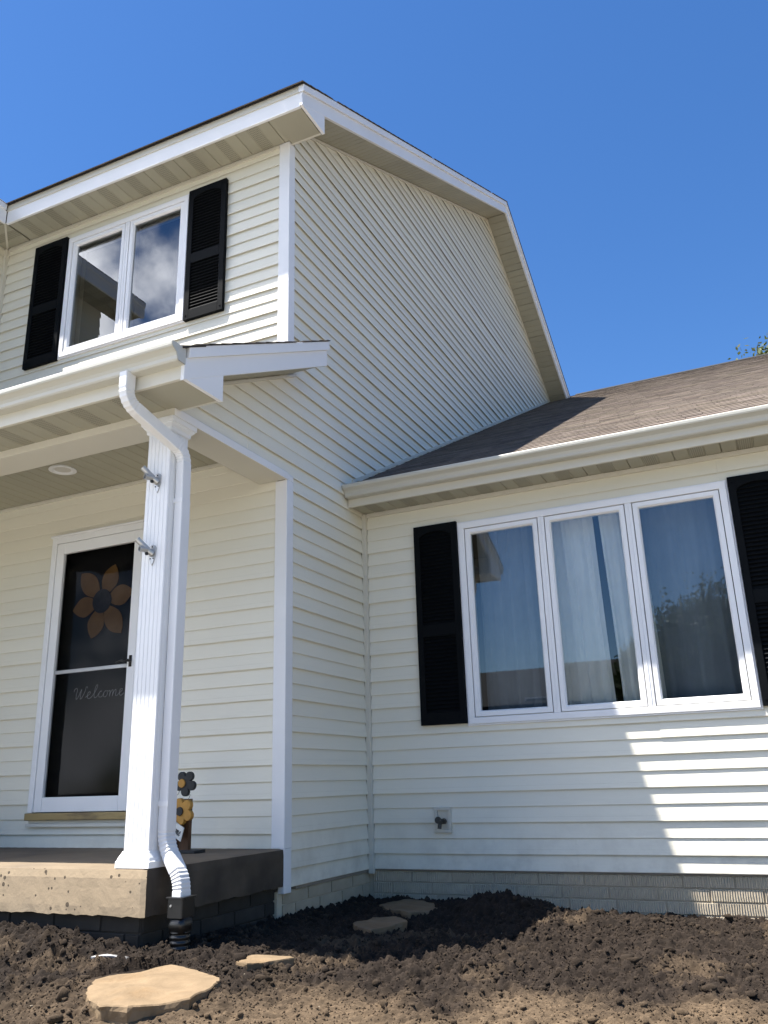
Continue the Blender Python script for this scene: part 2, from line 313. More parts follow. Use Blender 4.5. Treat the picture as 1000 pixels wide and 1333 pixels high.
# siding courses ----------------------------------------------------
def course(parent, base, along, outw, s0, s1, z0, m, butt=.0135, hh=h):
    """one lap of siding; along/outw unit vectors, s0/s1 numbers or functions of z"""
    f0 = s0 if callable(s0) else (lambda z, v=s0: v); f1 = s1 if callable(s1) else (lambda z, v=s1: v)
    prof = [(.0008, hh+.030), (.0020, hh+.030), (butt-.001, .010), (butt, .005), (butt-.0005, .0015), (butt-.002, 0), (butt-.0030, .0005), (butt-.0045, .036), (.0008, .038)]
    base, along, outw = Vector(base), Vector(along), Vector(outw)
    L_ = f1(z0)-f0(z0); ns = max(1, int(L_/.8)); mb = MB(); vs = []; n = len(prof)
    st_ = [(i/ns, None) for i in range(ns+1)]; jr = random.Random(int(z0/(2*h)+.01)*7919+int(abs(base.y*100))+int(abs(f0(z0))*50)); jt = jr.uniform(.15, .85); step = 0
    if L_ > 2.2 and jr.random() < .75:
        st_ = [q for q in st_ if abs(q[0]-jt) > .15/L_]+[(jt-.0006/L_, 'a'), (jt+.0006/L_, 'b')]; st_.sort(); ns = len(st_)-1; step = .0022
    jo = 0; seen = False
    for fr_, mk in st_:
        wo = random.uniform(-.0011, .0011); wz = random.uniform(-.0009, .0009)
        if mk == 'a': jo = wo
        if mk == 'b': wo = jo; wz = .0008; seen = True
        if seen: wo += step
        for (o, dz) in prof:
            a, b_ = f0(z0+dz), f1(z0+dz); s = a+(b_-a)*fr_
            p = base+along*s+outw*(o+(wo if .001 < o else 0)); vs.append((p.x, p.y, z0+dz+(wz if dz < .02 else 0)))
    fs = []
    for j in range(ns): fs += [(j*n+i, j*n+(i+1) % n, (j+1)*n+(i+1) % n, (j+1)*n+i) for i in range(n)]
    fs += [tuple(range(n))[::-1], tuple(range(ns*n, ns*n+n))]
    return mb.add(vs, fs).build('siding_course', m, parent)
def butt(k): return .0215 if k % 2 else .0165
X, Y, Z = Vector((1, 0, 0)), Vector((0, 1, 0)), Vector((0, 0, 1))
def fcourse(k, a, b_): course(front_wall, (0, .0175, 0), X, -Y, a, b_, k*h, siding_x, butt(k))
for k in range(2, 28):
    z0 = k*h
    if z0+h > DR[2]+.06 and z0 < DR[3]-.06: fcourse(k, -3.1, DR[0]+.02); fcourse(k, DR[1]-.02, -.088)
    else: fcourse(k, -3.1, -.088)
for k in range(35, 54):
    z0 = k*h
    if z0+h > UW[2]+.06 and z0 < UW[3]-.06: fcourse(k, -3.07, UW[0]+.02); fcourse(k, UW[1]-.02, -.088)
    else: fcourse(k, -3.07, -.088)
def gclip(z): return max(yfront(z), min(yrear(z), 1e9))
def gcourse(k, a, b_): course(gable_wall, (-.0175, 0, 0), Y, X, a, b_, k*h, siding_y, butt(k))
def yrear(z): return min(10.9, YR+(ZR-.185-z)/.56)
def yfront(z): return max(.078, -.308+(z+.185-5.651)/.511) if z > 5.45 else .078
def yporch(z): return min(.078, max(-1.215, -1.531+(z+.185-2.822)/.514))
for k in range(0, 84):
    z0 = k*h
    if z0+h < 2.68: gcourse(k, .078, D-.03)
    elif z0 < 3.45: gcourse(k, yporch, 1.5 if z0 < 2.9 else yrear)
    elif yfront(z0+h) < yrear(z0+h)+.3 and yfront(z0) < yrear(z0)-.05: gcourse(k, yfront, lambda z: max(yfront(z)+.001, yrear(z)))
def wcourse(k, a, b_): course(wing_wall, (0, D+.0175, 0), X, -Y, a, b_, k*h, siding_x, butt(k))
for k in range(0, 27):
    z0 = k*h
    if z0+h > WW[2]+.06 and z0 < WW[3]-.06: wcourse(k, .03, WW[0]+.02); wcourse(k, WW[1]-.02, WX1)
    else: wcourse(k, .03, WX1)
for k in range(35, 54): course(left_wall, (-3.1175, 0, 0), Y, X, -1.22, -.03, k*h, siding_y, butt(k))

# trims ---------------------------------------------------------------
def part(mb, name, m=white, bevel=.003, parent=house, smooth=False): return mb.build(name, m, parent, smooth, bevel)
part(MB().prism([(-.09, -.007, .222), (.004, -.007, .222), (.004, .08, .222), (-.02, .08, .222), (-.02, .01, .222), (-.09, .01, .222)], (0, 0, 2.381)).box(-.02, .0035, .0025, .0795, 2.603, 2.65), 'corner_trim')
part(MB().box(-.03, .0035, .002, .0795, -.03, .2215).box(-.04, .0035, -.0065, .002, -.03, .2215), 'corner_trim')
part(MB().prism([(-.09, -.007, 3.58), (.004, -.007, 3.58), (.004, .08, 3.58), (-.02, .08, 3.58), (-.02, .01, 3.58), (-.09, .01, 3.58)], (0, 0, 1.888)), 'corner_trim')
part(MB().box(-.008, .030, D-.030, D+.008, -.03, 2.668), 'inside_corner_trim', cream)
part(MB().box(-3.11, -3.07, -.03, .01, 3.4, 5.455), 'inside_corner_trim', cream)
# frieze and channel strips where siding meets the soffits
part(MB().box(-3.06, -.09, -.013, .012, 5.432, 5.4615), 'channel_trim', cream, .002)
part(MB().box(-3.06, -.09, -.012, .012, 2.806, 2.831), 'channel_trim', cream, .002)
part(MB().box(.032, WX1, D-.014, D+.012, 2.641, 2.672), 'channel_trim', cream, .002)
def slope_strip(f, y0, y1, lo, hi, x0, x1): return MB().yz([(y0, f(y0)-lo), (y1, f(y1)-lo), (y1, f(y1)-hi), (y0, f(y0)-hi)], x0, x1)
part(slope_strip(zt, .06, YR, .222, .200, -.012, .012), 'channel_trim', cream, .002)
part(slope_strip(ztr, YR, 10.8, .222, .200, -.012, .010), 'channel_trim', cream, .002)
part(slope_strip(zp, -1.165, .10, .226, .203, -.012, .013), 'channel_trim', cream, .002)
part(slope_strip(zw, 1.0, 8.9, -.004, -.034, -.010, .0055), 'step_flashing', cream, .001)

# ------------------------------------------------------------------ soffits
def lobes(wd, deep_end=.012):
    p = []; n3 = 3; s = wd/n3
    for i in range(n3):
        a, b_ = i*s, (i+1)*s; g0 = deep_end if i == 0 else .005
        p += [(a, g0), (a+.003, g0), (a+.006, 0), (b_-.005, 0)]
    p += [(wd-.0005, .004)]
    return p
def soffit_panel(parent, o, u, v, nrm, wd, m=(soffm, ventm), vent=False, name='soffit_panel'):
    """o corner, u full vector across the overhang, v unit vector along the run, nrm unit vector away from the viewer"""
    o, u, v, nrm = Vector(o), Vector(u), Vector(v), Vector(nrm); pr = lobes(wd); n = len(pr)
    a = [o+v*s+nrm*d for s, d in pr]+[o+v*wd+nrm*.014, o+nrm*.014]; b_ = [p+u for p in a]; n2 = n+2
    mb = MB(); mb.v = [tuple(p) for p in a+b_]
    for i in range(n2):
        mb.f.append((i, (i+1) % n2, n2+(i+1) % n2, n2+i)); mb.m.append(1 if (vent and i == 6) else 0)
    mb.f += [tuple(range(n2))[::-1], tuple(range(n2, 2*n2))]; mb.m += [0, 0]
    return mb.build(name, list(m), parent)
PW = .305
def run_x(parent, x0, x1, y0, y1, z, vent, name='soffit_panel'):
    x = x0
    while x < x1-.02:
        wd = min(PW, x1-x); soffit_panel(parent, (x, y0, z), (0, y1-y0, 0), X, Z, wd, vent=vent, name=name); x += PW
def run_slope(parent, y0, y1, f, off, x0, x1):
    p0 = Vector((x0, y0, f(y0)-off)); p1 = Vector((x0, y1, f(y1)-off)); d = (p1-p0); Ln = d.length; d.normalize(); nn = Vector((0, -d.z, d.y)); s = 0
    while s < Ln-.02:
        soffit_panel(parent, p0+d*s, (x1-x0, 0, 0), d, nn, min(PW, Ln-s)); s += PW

# ------------------------------------------------------------------ roofs
def shingle_courses(parent, x0, x1, o, d, nrm, Ln, tab=.305, exp=.127, tabs=True):
    o, d, nrm = Vector(o), Vector(d), Vector(nrm); k = 0; s = -.02
    st0 = MB(); p = o+d*.0-nrm*.0105; q = o+d*.2-nrm*.0105; st0.add([(x0+.004, p.y, p.z), (x1-.004, p.y, p.z), (x1-.004, q.y, q.z), (x0+.004, q.y, q.z)]+[(x0+.004, (p+nrm*.008).y, (p+nrm*.008).z), (x1-.004, (p+nrm*.008).y, (p+nrm*.008).z), (x1-.004, (q+nrm*.008).y, (q+nrm*.008).z), (x0+.004, (q+nrm*.008).y, (q+nrm*.008).z)], [(0, 1, 5, 4), (1, 2, 6, 5), (2, 3, 7, 6), (3, 0, 4, 7), (4, 5, 6, 7), (0, 3, 2, 1)]).build('starter_strip', deck, parent)
    while s < Ln:
        e = min(s+exp+.03, Ln+.01); mb = MB(); tones = []
        if tabs:
            x = x0-tab*((k*.5+.13*(k//2 % 5)+random.uniform(-.03, .03)) % 1.0)
            spans = []
            while x < x1: spans.append((max(x, x0), min(x+tab-.0045, x1))); x += tab
        else: spans = [(x0, x1)]
        for a, b_ in spans:
            if b_-a < .02: continue
            ja = random.uniform(-.0012, .0012) if tabs else 0; th = .0060+random.uniform(0, .0015)
            p = o+d*(s+ja); q = o+d*e
            vs = [(a, *(p)[1:]), (b_, *(p)[1:]), (b_, *(q)[1:]), (a, *(q)[1:])]
            vs = [Vector(v) for v in vs]; t = [vs[0]+nrm*th, vs[1]+nrm*th, vs[2]+nrm*.002, vs[3]+nrm*.002]
            mb.add([v-nrm*.002 for v in vs]+t, [(0, 1, 5, 4), (1, 2, 6, 5), (2, 3, 7, 6), (3, 0, 4, 7), (4, 5, 6, 7)])
            g = random.choice((.82, .9, .97, 1.0, 1.04, 1.1, 1.2))*random.uniform(.95, 1.05); tones += [(g, g*random.uniform(.96, 1.0), g*random.uniform(.92, 1.0), 1)]*8
        ob_ = mb.build('shingle_course', shing, parent, fix=False)
        ca = ob_.data.color_attributes.new('tone', 'FLOAT_COLOR', 'POINT'); ca.data.foreach_set('color', [c for t in tones for c in t])
        s += exp; k += 1
def slope_vec(f, y): d = Vector((0, 1, f(1)-f(0))).normalized(); return d, Vector((0, -d.z, d.y))

# main roof: slab, courses, fascia, rake boards, returns
deck = mat('roof_deck', (.03, .028, .026), .9, .1, 4)
mr_ = MB().yz([(-.315, zt(-.315)-.012), (YR, ZR-.012), (YR, ZR-.10), (-.28, zt(-.28)-.10)], LX0, .268)
mr_.yz([(YR, ZR-.012), (11.3, ztr(11.3)-.012), (11.3, ztr(11.3)-.1), (YR, ZR-.10)], LX0, .268)
main_roof = mr_.build('main_roof', deck, house)
d, nn = slope_vec(zt, 0); shingle_courses(main_roof, -6.0, .325, (0, -.327, zt(-.327)-.010), d, nn, 6.55)
dr = Vector((0, 1, -.56)).normalized(); nr_ = Vector((0, .56, 1)).normalized()
shingle_courses(main_roof, -6.0, .325, (0, 11.32, ztr(11.32)-.010), -dr, nr_, (11.32-YR)*1.146, tabs=False)
def rake(parent, f, y0, y1, vert0=True):
    part(slope_strip(f, y0, y1, .078, .205, .276, .300), 'rake_board', white, .002, parent)
    part(slope_strip(f, y0-.008, y1, .014, .082, .270, .317), 'rake_mould', white, .002, parent)
rake(main_roof, zt, -.310, YR); rake(main_roof, ztr, YR, 11.2)
part(MB()  .box(-2.77, .2755, -.303, -.281, 5.444, 5.576), 'fascia', white, .002, main_roof)
part(MB().box(-2.77, .2695, -.312, -.276, 5.572, 5.637), 'fascia_mould', cream, .002, main_roof)
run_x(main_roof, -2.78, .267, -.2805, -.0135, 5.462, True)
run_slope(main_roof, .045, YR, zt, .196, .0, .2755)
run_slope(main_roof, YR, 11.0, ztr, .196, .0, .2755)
def eave_return(parent, yf, zb, ytip, f):
    part(MB().yz([(yf+.012, zb+.0015), (ytip, zb+.006), (ytip, f(ytip)-.19), (yf+.012, f(yf)-.13)], .2765, .2985), 'return_board', white, .002, parent)
    part(MB().box(-.005, .2675, ytip-.02, ytip, zb+.012, f(ytip)-.19), 'return_end', cream, .002, parent)
    part(MB().box(.012, .2675, yf+.0225, ytip-.021, zb+.0105, zb+.0165), 'return_soffit', soffm, .001, parent)
eave_return(main_roof, -.310, 5.444, .037, zt)
# projecting bay roof on the left with its own eave
bx = lambda x: 5.651-.511*(x+2.77)
br = MB().prism([(-2.75, -1.5, bx(-2.75)-.012), (-6.1, -1.5, bx(-6.1)-.012), (-9.4, -1.5, bx(-2.8)-.012), (-9.4, -1.5, bx(-2.8)-.09), (-6.1, -1.5, bx(-6.1)-.1), (-2.80, -1.5, bx(-2.80)-.10)], (0, 6.5, 0)).build('bay_roof', shing, main_roof)
ca = br.data.color_attributes.new('tone', 'FLOAT_COLOR', 'POINT'); ca.data.foreach_set('color', [1.0]*4*len(br.data.vertices))
part(MB().box(-2.792, -2.770, -1.5, -.3105, 5.444, 5.576), 'fascia', white, .002, main_roof)
part(MB().box(-2.794, -2.753, -1.515, -.3285, 5.572, 5.637), 'fascia_mould', white, .002, main_roof)
bp_ = MB(); bp_.v = []
y = -.3
while y > -1.5:
    wd = min(PW, y+1.5)
    soffit_panel(main_roof, (-3.1, y, 5.4625), (.305, 0, 0), -Y, Z, wd, vent=True); y -= PW
soffit_panel(main_roof, (-3.1, -.2965, 5.4625), (.305, 0, 0), Y, Z, .285, vent=True)
part(MB().prism([(-3.1, -.004, 5.457), (-3.075, -.004, 5.457), (-2.775, -.30, 5.457), (-2.80, -.30, 5.457)], (0, 0, .005)), 'mitre_strip', cream, .001, main_roof)
part(MB().xz([(-2.77, 5.45), (-2.77, 5.63), (-6.1, bx(-6.1)-.02), (-6.1, bx(-6.1)-.2), (-3.1, 5.62)], -1.52, -1.50), 'rake_board', white, .002, main_roof)

# porch roof
pr_ = MB().yz([(-1.535, zp(-1.535)-.012), (-.002, zp(-.002)-.012), (-.002, zp(0)-.09), (-1.49, zp(-1.49)-.09)], -3.1, .268)   .box(.0065, .2675, -.001, .040, zp(0)-.09, zp(.0)-.008)
porch_roof = pr_.build('porch_roof', deck, house)
d, nn = slope_vec(zp, 0); shingle_courses(porch_roof, -3.1, -.001, (0, -1.55, zp(-1.55)-.010), d, nn, 1.70)
shingle_courses(porch_roof, .0065, .325, (0, -1.55, zp(-1.55)-.010), d, nn, 1.79)
part(slope_strip(zp, -1.517, .045, .078, .205, .276, .300), 'rake_board', white, .002, porch_roof)
part(slope_strip(zp, -1.50, .052, .014, .082, .270, .317), 'rake_mould', white, .002, porch_roof)
part(MB().box(-3.1, .2755, -1.5165, -1.495, 2.635, 2.80), 'fascia', cream, .002, porch_roof)
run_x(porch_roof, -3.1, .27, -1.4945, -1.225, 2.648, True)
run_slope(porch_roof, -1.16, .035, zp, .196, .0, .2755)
eave_return(porch_roof, -1.517, 2.633, -1.172, zp)
# porch beams and ceiling
part(MB().box(-3.1, .003, -1.222, -.99, 2.604, 2.66).box(-.225, .003, -.99, -.008, 2.604, 2.66).box(-3.1, -.21, -1.0, -.985, 2.66, 2.85).box(-.235, -.225, -.985, .0, 2.655, 2.85), 'porch_beam', cream, .002)
part(MB().box(.0045, .011, -1.222, .002, 2.601, 2.652), 'beam_trim', white, .002)
run_x(house, -3.1, -.236, -.984, -.0135, 2.831, False, 'ceiling_panel')
# recessed ceiling light
cl_ = MB()
for r0, r1, za, zb in ((.098, .094, 2.822, 2.831), (.098, .075, 2.822, 2.820), (.075, .058, 2.820, 2.827)):
    cl_.cyl((-1.628, -.462, za), (-1.628, -.462, zb), r0, r1, 32, False)
cl_o = cl_.build('ceiling_light', white, house, True)
MB().cyl((-1.628, -.462, 2.827), (-1.628, -.462, 2.8285), .058, .058, 32).build('lens', lampm, cl_o)

# wing roof
YW = 9.2
wr_ = MB().yz([(.89, zw(.89)-.012), (YW, zw(YW)-.012), (YW, zw(YW)-.1), (.93, zw(.93)-.1)], .004, WX1+.3)
wr_.yz([(YW, zw(YW)-.012), (17.6, zw(2*YW-17.6)-.012), (17.6, zw(2*YW-17.6)-.1), (YW, zw(YW)-.1)], .32, WX1+.3)
wing_roof = wr_.build('wing_roof', deck, house)
d, nn = slope_vec(zw, 0); shingle_courses(wing_roof, .006, WX1+.3, (0, .862, zw(.862)-.010), d, nn, (YW-.862)*1.1235)
cap = MB().yz([(YW-.14, zw(YW-.14)+.004), (YW, zw(YW)+.014), (YW+.14, zw(YW-.14)+.004), (YW+.14, zw(YW-.14)-.01), (YW, zw(YW)-.0), (YW-.14, zw(YW-.14)-.01)], .33, WX1+.3).build('ridge_cap', deck, wing_roof)
part(MB().box(.004, WX1, .912, .934, 2.658, 2.83), 'fascia', cream, .002, wing_roof)
part(MB().box(.0005, .0038, .905, .95, 2.652, 2.80), 'fascia_end', cream, .001, wing_roof)
run_x(wing_roof, .006, WX1, .9345, D-.0145, 2.672, True)

# gutters ---------------------------------------------------------------
GP = [(0, 0), (0, -.092), (.058, -.092), (.066, -.084), (.069, -.066), (.078, -.050), (.094, -.038), (.108, -.031), (.113, -.022), (.114, -.006), (.112, 0), (.103, 0), (.103, -.014), (.094, -.022), (.07, -.04), (.056, -.080), (.005, -.082), (.005, 0)]
def gutter(x0, x1, yb, ztop, label):
    mb = MB(); mb.prism([(x0, yb-o, ztop+z) for o, z in GP], (x1-x0, 0, 0)); g = mb.build('gutter', gutm, house, False, 0); g['label'] = label
    for xe in (x0, x1-.003):
        MB().prism([(xe-.001, yb-o, ztop+z) for o, z in GP[:12]+[(.005, 0)]], (.005, 0, 0)).build('end_cap', gutm, g)
    return g
gutter(.008, WX1, .9115, 2.812, 'long cream gutter along the wing eave')
pg = gutter(-3.1, .305, -1.5175, 2.802, 'cream gutter along the porch eave')

# ------------------------------------------------------------------ windows
def window(xa, xb, za, zb, ywall, muls, sashw=.040, fr=.045, pane_y=.0):
    """ywall: siding butt plane; casing stands proud of it"""
    y0, y1 = ywall-.022, ywall+.10
    mb = MB()
    for (p, q, r_, s) in ((xa, xb, za, za+fr), (xa, xb, zb-fr, zb), (xa, xa+fr, za+fr, zb-fr), (xb-fr, xb, za+fr, zb-fr)):
        mb.box(p, q, y0, y1, r_, s)
    # thin outer bead
    e = .014
    for (p, q, r_, s) in ((xa-.004, xb+.004, za-.012, za+.0), (xa-.004, xb+.004, zb, zb+.012), (xa-.012, xa, za-.012, zb+.012), (xb, xb+.012, za-.012, zb+.012)):
        mb.box(p, q, ywall-.012, ywall+.02, r_, s)
    w_ = mb.build('window', sash_m, house, False, .003)
    edges = [xa+fr]+[c for m_ in muls for c in (m_-.024, m_+.024)]+[xb-fr]
    for m_ in muls:
        MB().box(m_-.024, m_+.024, y0+.004, y1, za+fr, zb-fr).build('mullion', sash_m, w_, False, .003)
        MB().box(m_-.003, m_+.003, y0+.0005, y0+.006, za+fr, zb-fr).build('mullion_bead', sash_m, w_, False, .001)
    for i in range(0, len(edges), 2):
        a, b_ = edges[i]+.006, edges[i+1]-.006; c, d_ = za+fr+.006, zb-fr-.006; s = sashw
        MB().box(a-.006, b_+.006, y0+.034, y0+.040, c-.006, c-.0).box(a-.006, b_+.006, y0+.034, y0+.040, d_, d_+.006).box(a-.006, a, y0+.034, y0+.040, c, d_).box(b_, b_+.006, y0+.034, y0+.040, c, d_).build('gasket', gasket, w_)
        f = MB()
        ys, ye = y0+.008, y0+.055
        # mitred sash members with a sloped glazing bead
        O = [(a, c), (b_, c), (b_, d_), (a, d_)]; I = [(a+s, c+s), (b_-s, c+s), (b_-s, d_-s), (a+s, d_-s)]; I2 = [(a+s-.010, c+s-.010), (b_-s+.010, c+s-.010), (b_-s+.010, d_-s+.010), (a+s-.010, d_-s+.010)]
        for j in range(4):
            k = (j+1) % 4; g = .0006
            q = [(O[j][0], ys, O[j][1]), (O[k][0], ys, O[k][1]), (I2[k][0], ys, I2[k][1]), (I2[j][0], ys, I2[j][1])]
            f.add(q, [(0, 1, 2, 3)])
            f.add([(I2[j][0], ys, I2[j][1]), (I2[k][0], ys, I2[k][1]), (I[k][0], ys+.014, I[k][1]), (I[j][0], ys+.014, I[j][1])], [(0, 1, 2, 3)])
            f.add([(I[j][0], ys+.014, I[j][1]), (I[k][0], ys+.014, I[k][1]), (I[k][0], ye, I[k][1]), (I[j][0], ye, I[j][1])], [(0, 1, 2, 3)])
            f.add([(O[j][0], ys, O[j][1]), (O[k][0], ys, O[k][1]), (O[k][0], ye, O[k][1]), (O[j][0], ye, O[j][1])], [(0, 1, 2, 3)])
            f.add([(O[j][0], ye, O[j][1]), (O[k][0], ye, O[k][1]), (I[k][0], ye, I[k][1]), (I[j][0], ye, I[j][1])], [(0, 1, 2, 3)])
        f.build('sash', sash_m, w_, fix=False)
        MB().add([(I[0][0]-.004, ys+.022, I[0][1]-.004), (I[1][0]+.004, ys+.022, I[1][1]-.004), (I[2][0]+.004, ys+.022, I[2][1]+.004), (I[3][0]-.004, ys+.022, I[3][1]+.004)], [(0, 1, 2, 3)]).build('pane', glass, w_, fix=False)
    return w_
w1 = window(*UW, 0.0, [-1.613]); w1['label'] = 'upper double window mirroring clouds'
w2 = window(*WW, D, [1.458, 2.089]); w2['label'] = 'triple casement window of the wing'

# shutters ---------------------------------------------------------------
def shutter(xa, xb, za, zb, ywall, label):
    y0, y1 = ywall-.034, ywall-.0005; st = .048; H = zb-za; mid = za+H*.455; rr = .045
    mb = MB()
    mb.box(xa, xa+st, y0, y1, za, zb).box(xb-st, xb, y0, y1, za, zb)
    mb.box(xa+st, xb-st, y0, y1, za, za+.085).box(xa+st, xb-st, y0, y1, mid-rr, mid+rr)
    # arched top rail
    pts = [(xa+st, zb), (xb-st, zb)]; cxm = (xa+xb)/2; hw = (xb-xa)/2-st
    pts += [(cxm+hw*math.cos(R(t)), zb-.105+.05*math.sin(R(t))) for t in range(0, 181, 15)]
    mb.xz(pts, y0, y1)
    mb.box(xa+st, xb-st, y1-.006, y1, za+.085, zb-.055)
    s = mb.build('shutter', black, house, False, .003); s['label'] = label
    lv = MB()
    for lo, hi in ((za+.085, mid-rr), (mid+rr, zb-.06)):
        z = lo+.004
        while z < hi-.012:
            lv.prism([(xa+st, y0+.006, z), (xa+st, y0+.010, z-.004), (xa+st, y1-.006, z+.024), (xa+st, y1-.006, z+.030)], (xb-xa-2*st, 0, 0)); z += .0285
    lv.build('louvers', black, s)
    for px, pz in ((xa+.022, za+.04), (xb-.022, za+.04), (xa+.022, zb-.04), (xb-.022, zb-.04)):
        MB().cyl((px, y0+.001, pz), (px, y0-.004, pz), .008, .006, 12).build('screw_cap', black, s)
    return s
shutter(-2.682, -2.298, 4.098, 5.330, 0, 'black louvred shutter beside the bay corner'); shutter(-.950, -.578, 4.098, 5.318, 0, 'black louvred shutter with sun on its lowest slats')
shutter(.447, .801, .975, 2.487, D, 'black louvred shutter in the shaded inner corner'); shutter(2.756, 3.112, .975, 2.487, D, 'black louvred shutter on the sunny end of the wing window')

# ------------------------------------------------------------------ storm door
x0, x1, z0, z1 = DR
mb = MB().box(x0, x0+.05, -.024, .05, z0+.05, z1).box(x1-.05, x1, -.024, .05, z0+.05, z1).box(x0+.05, x1-.05, -.024, .05, z1-.05, z1)
mb.box(x0-.012, x1+.012, -.034, .01, z1, z1+.018)
door_frame = mb.build('door_frame', white, house, False, .004)
mb = MB(); a, b_, c, d_ = x0+.053, x1-.053, z0+.053, z1-.053; s = .074
for q in ((a, a+s, c, d_), (b_-s, b_, c, d_), (a+s, b_-s, c, c+.100), (a+s, b_-s, d_-.085, d_)): mb.box(q[0], q[1], -.018, .016, q[2], q[3])
storm = mb.build('storm_door', white, house, False, .004); storm['label'] = 'white storm door with dark glass'
ga, gb, gc, gd = a+s, b_-s, c+.1, d_-.085
MB().box(ga, gb, -.006, .012, 1.420, 1.447).build('crossbar', alum, storm, False, .002)
MB().add([(ga, .004, gc), (gb, .004, gc), (gb, .004, 1.42), (ga, .004, 1.42)], [(0, 1, 2, 3)]).build('glass_pane', doorglass, storm, fix=False)
MB().add([(ga, .004, 1.447), (gb, .004, 1.447), (gb, .004, gd), (ga, .004, gd)], [(0, 1, 2, 3)]).build('glass_pane', doorglass, storm, fix=False)
MB().box(x0+.05, x1-.05, .06, .10, z0+.04, z1-.05).build('inner_door', doorblk, house)
hd = MB().cyl((-1.275, -.018, 1.462), (-1.275, -.052, 1.462), .010, .010, 12).sweep(catmull([(-1.275, -.050, 1.462), (-1.30, -.056, 1.455), (-1.33, -.052, 1.462), (-1.375, -.050, 1.452)]), circ(.007, 8)).box(-1.287, -1.263, -.022, -.018, 1.42, 1.50)
hd.build('handle', rubber, storm, True)
MB().box(x0, x1, -.045, .05, z0, z0+.048).build('door_sill', sillm, house, False, .004)
MB().box(x0-.0, x1, -.03, .012, z0-.045, z0-.022).box(x0+.01, x1-.01, -.012, .012, z0-.022, z0-.0005).build('sill_trim', cream, house, False, .002)

# sunflower hung on the inner door, behind the storm glass
cxf, czf = -1.643, 1.945; yfl = .052
sf = empty('sunflower_decoration', (cxf, yfl, czf)); tag(sf, 'rust orange six petal sunflower hanging behind the storm door glass', 'decoration')
for (tx, tz) in ((-1.54, 2.217), (-1.354, 1.993), (-1.441, 1.686), (-1.725, 1.671), (-1.93, 1.90), (-1.874, 2.186)):
    dx, dz = tx-cxf, tz-czf; Ln = math.hypot(dx, dz); ux, uz = dx/Ln, dz/Ln; pts = []
    for t in [i/10 for i in range(11)]:
        wd = .078*math.sin(math.pi*min(1, (t*.94+.06))**1.15)**.85*(1 if t < 1 else 0); pts.append((t, wd))
    out = [(.05+t*(Ln-.05), wd) for t, wd in pts]+[(.05+t*(Ln-.05), -wd) for t, wd in pts[::-1][1:]]
    MB().prism([(r_*ux-wd*uz, -.004+.004*random.random(), r_*uz+wd*ux) for r_, wd in out], (0, .004, 0)).build('petal', petal_m, sf)
MB().cyl((0, -.006, 0), (0, -.011, 0), .092, .088, 32).build('flower_centre', centre_m, sf)

# the chalk lettering on the lower panel
WEL = [(0, 1.25), (.05, 1.55), (.3, 1.75), (.5, 1.5), (.46, .7), (.55, .08), (.8, .35), (1.05, 1.2), (1.16, 1.5), (1.12, .7), (1.22, .05), (1.5, .45), (1.75, 1.3), (1.78, 1.75), (1.95, 1.85), (2.0, 1.6)]
WEL2 = [(1.95, .25), (2.35, .5), (2.62, .85), (2.45, 1.05), (2.22, .75), (2.25, .25), (2.55, .0), (2.95, .3), (3.4, 1.15), (3.56, 1.8), (3.4, 1.98), (3.24, 1.5), (3.25, .4), (3.45, .02), (3.75, .25), (4.05, .85), (4.35, .95), (4.1, .92), (3.95, .5), (4.1, .08), (4.5, .15), (4.75, .8), (5.0, .98), (4.72, .75), (4.72, .2), (5.0, .02), (5.25, .4), (5.12, .92), (5.4, .82), (5.55, .95), (5.62, .5), (5.6, .02), (5.72, .65), (5.95, 1.0), (6.06, .7), (6.05, .02), (6.16, .65), (6.4, 1.0), (6.5, .7), (6.5, .15), (6.7, .03), (6.95, .3), (7.25, .6), (7.42, .9), (7.25, 1.05), (7.05, .75), (7.08, .25), (7.35, .0), (7.7, .35)]
def script(ox, oy, oz, sx_, sz_, rot, r_, m, name, parent):
    mb = MB(); ca_, sa = math.cos(rot), math.sin(rot)
    for st in (WEL, WEL2):
        P = [Vector(((x*sx_+z*sx_*.12)*ca_-z*sz_*sa+ox, oy, (x*sx_)*sa+z*sz_*ca_+oz)) for x, z in st]
        mb.sweep(catmull(P, 5), circ(r_, 6), xdir=(0, 1, 0))
    return mb.build(name, m, parent, True)
script(-1.81, .0015, 1.222, .0615, .047,   .01, .0012, chalk, 'chalk_lettering', storm)['label'] = 'thin cursive Welcome lettering'

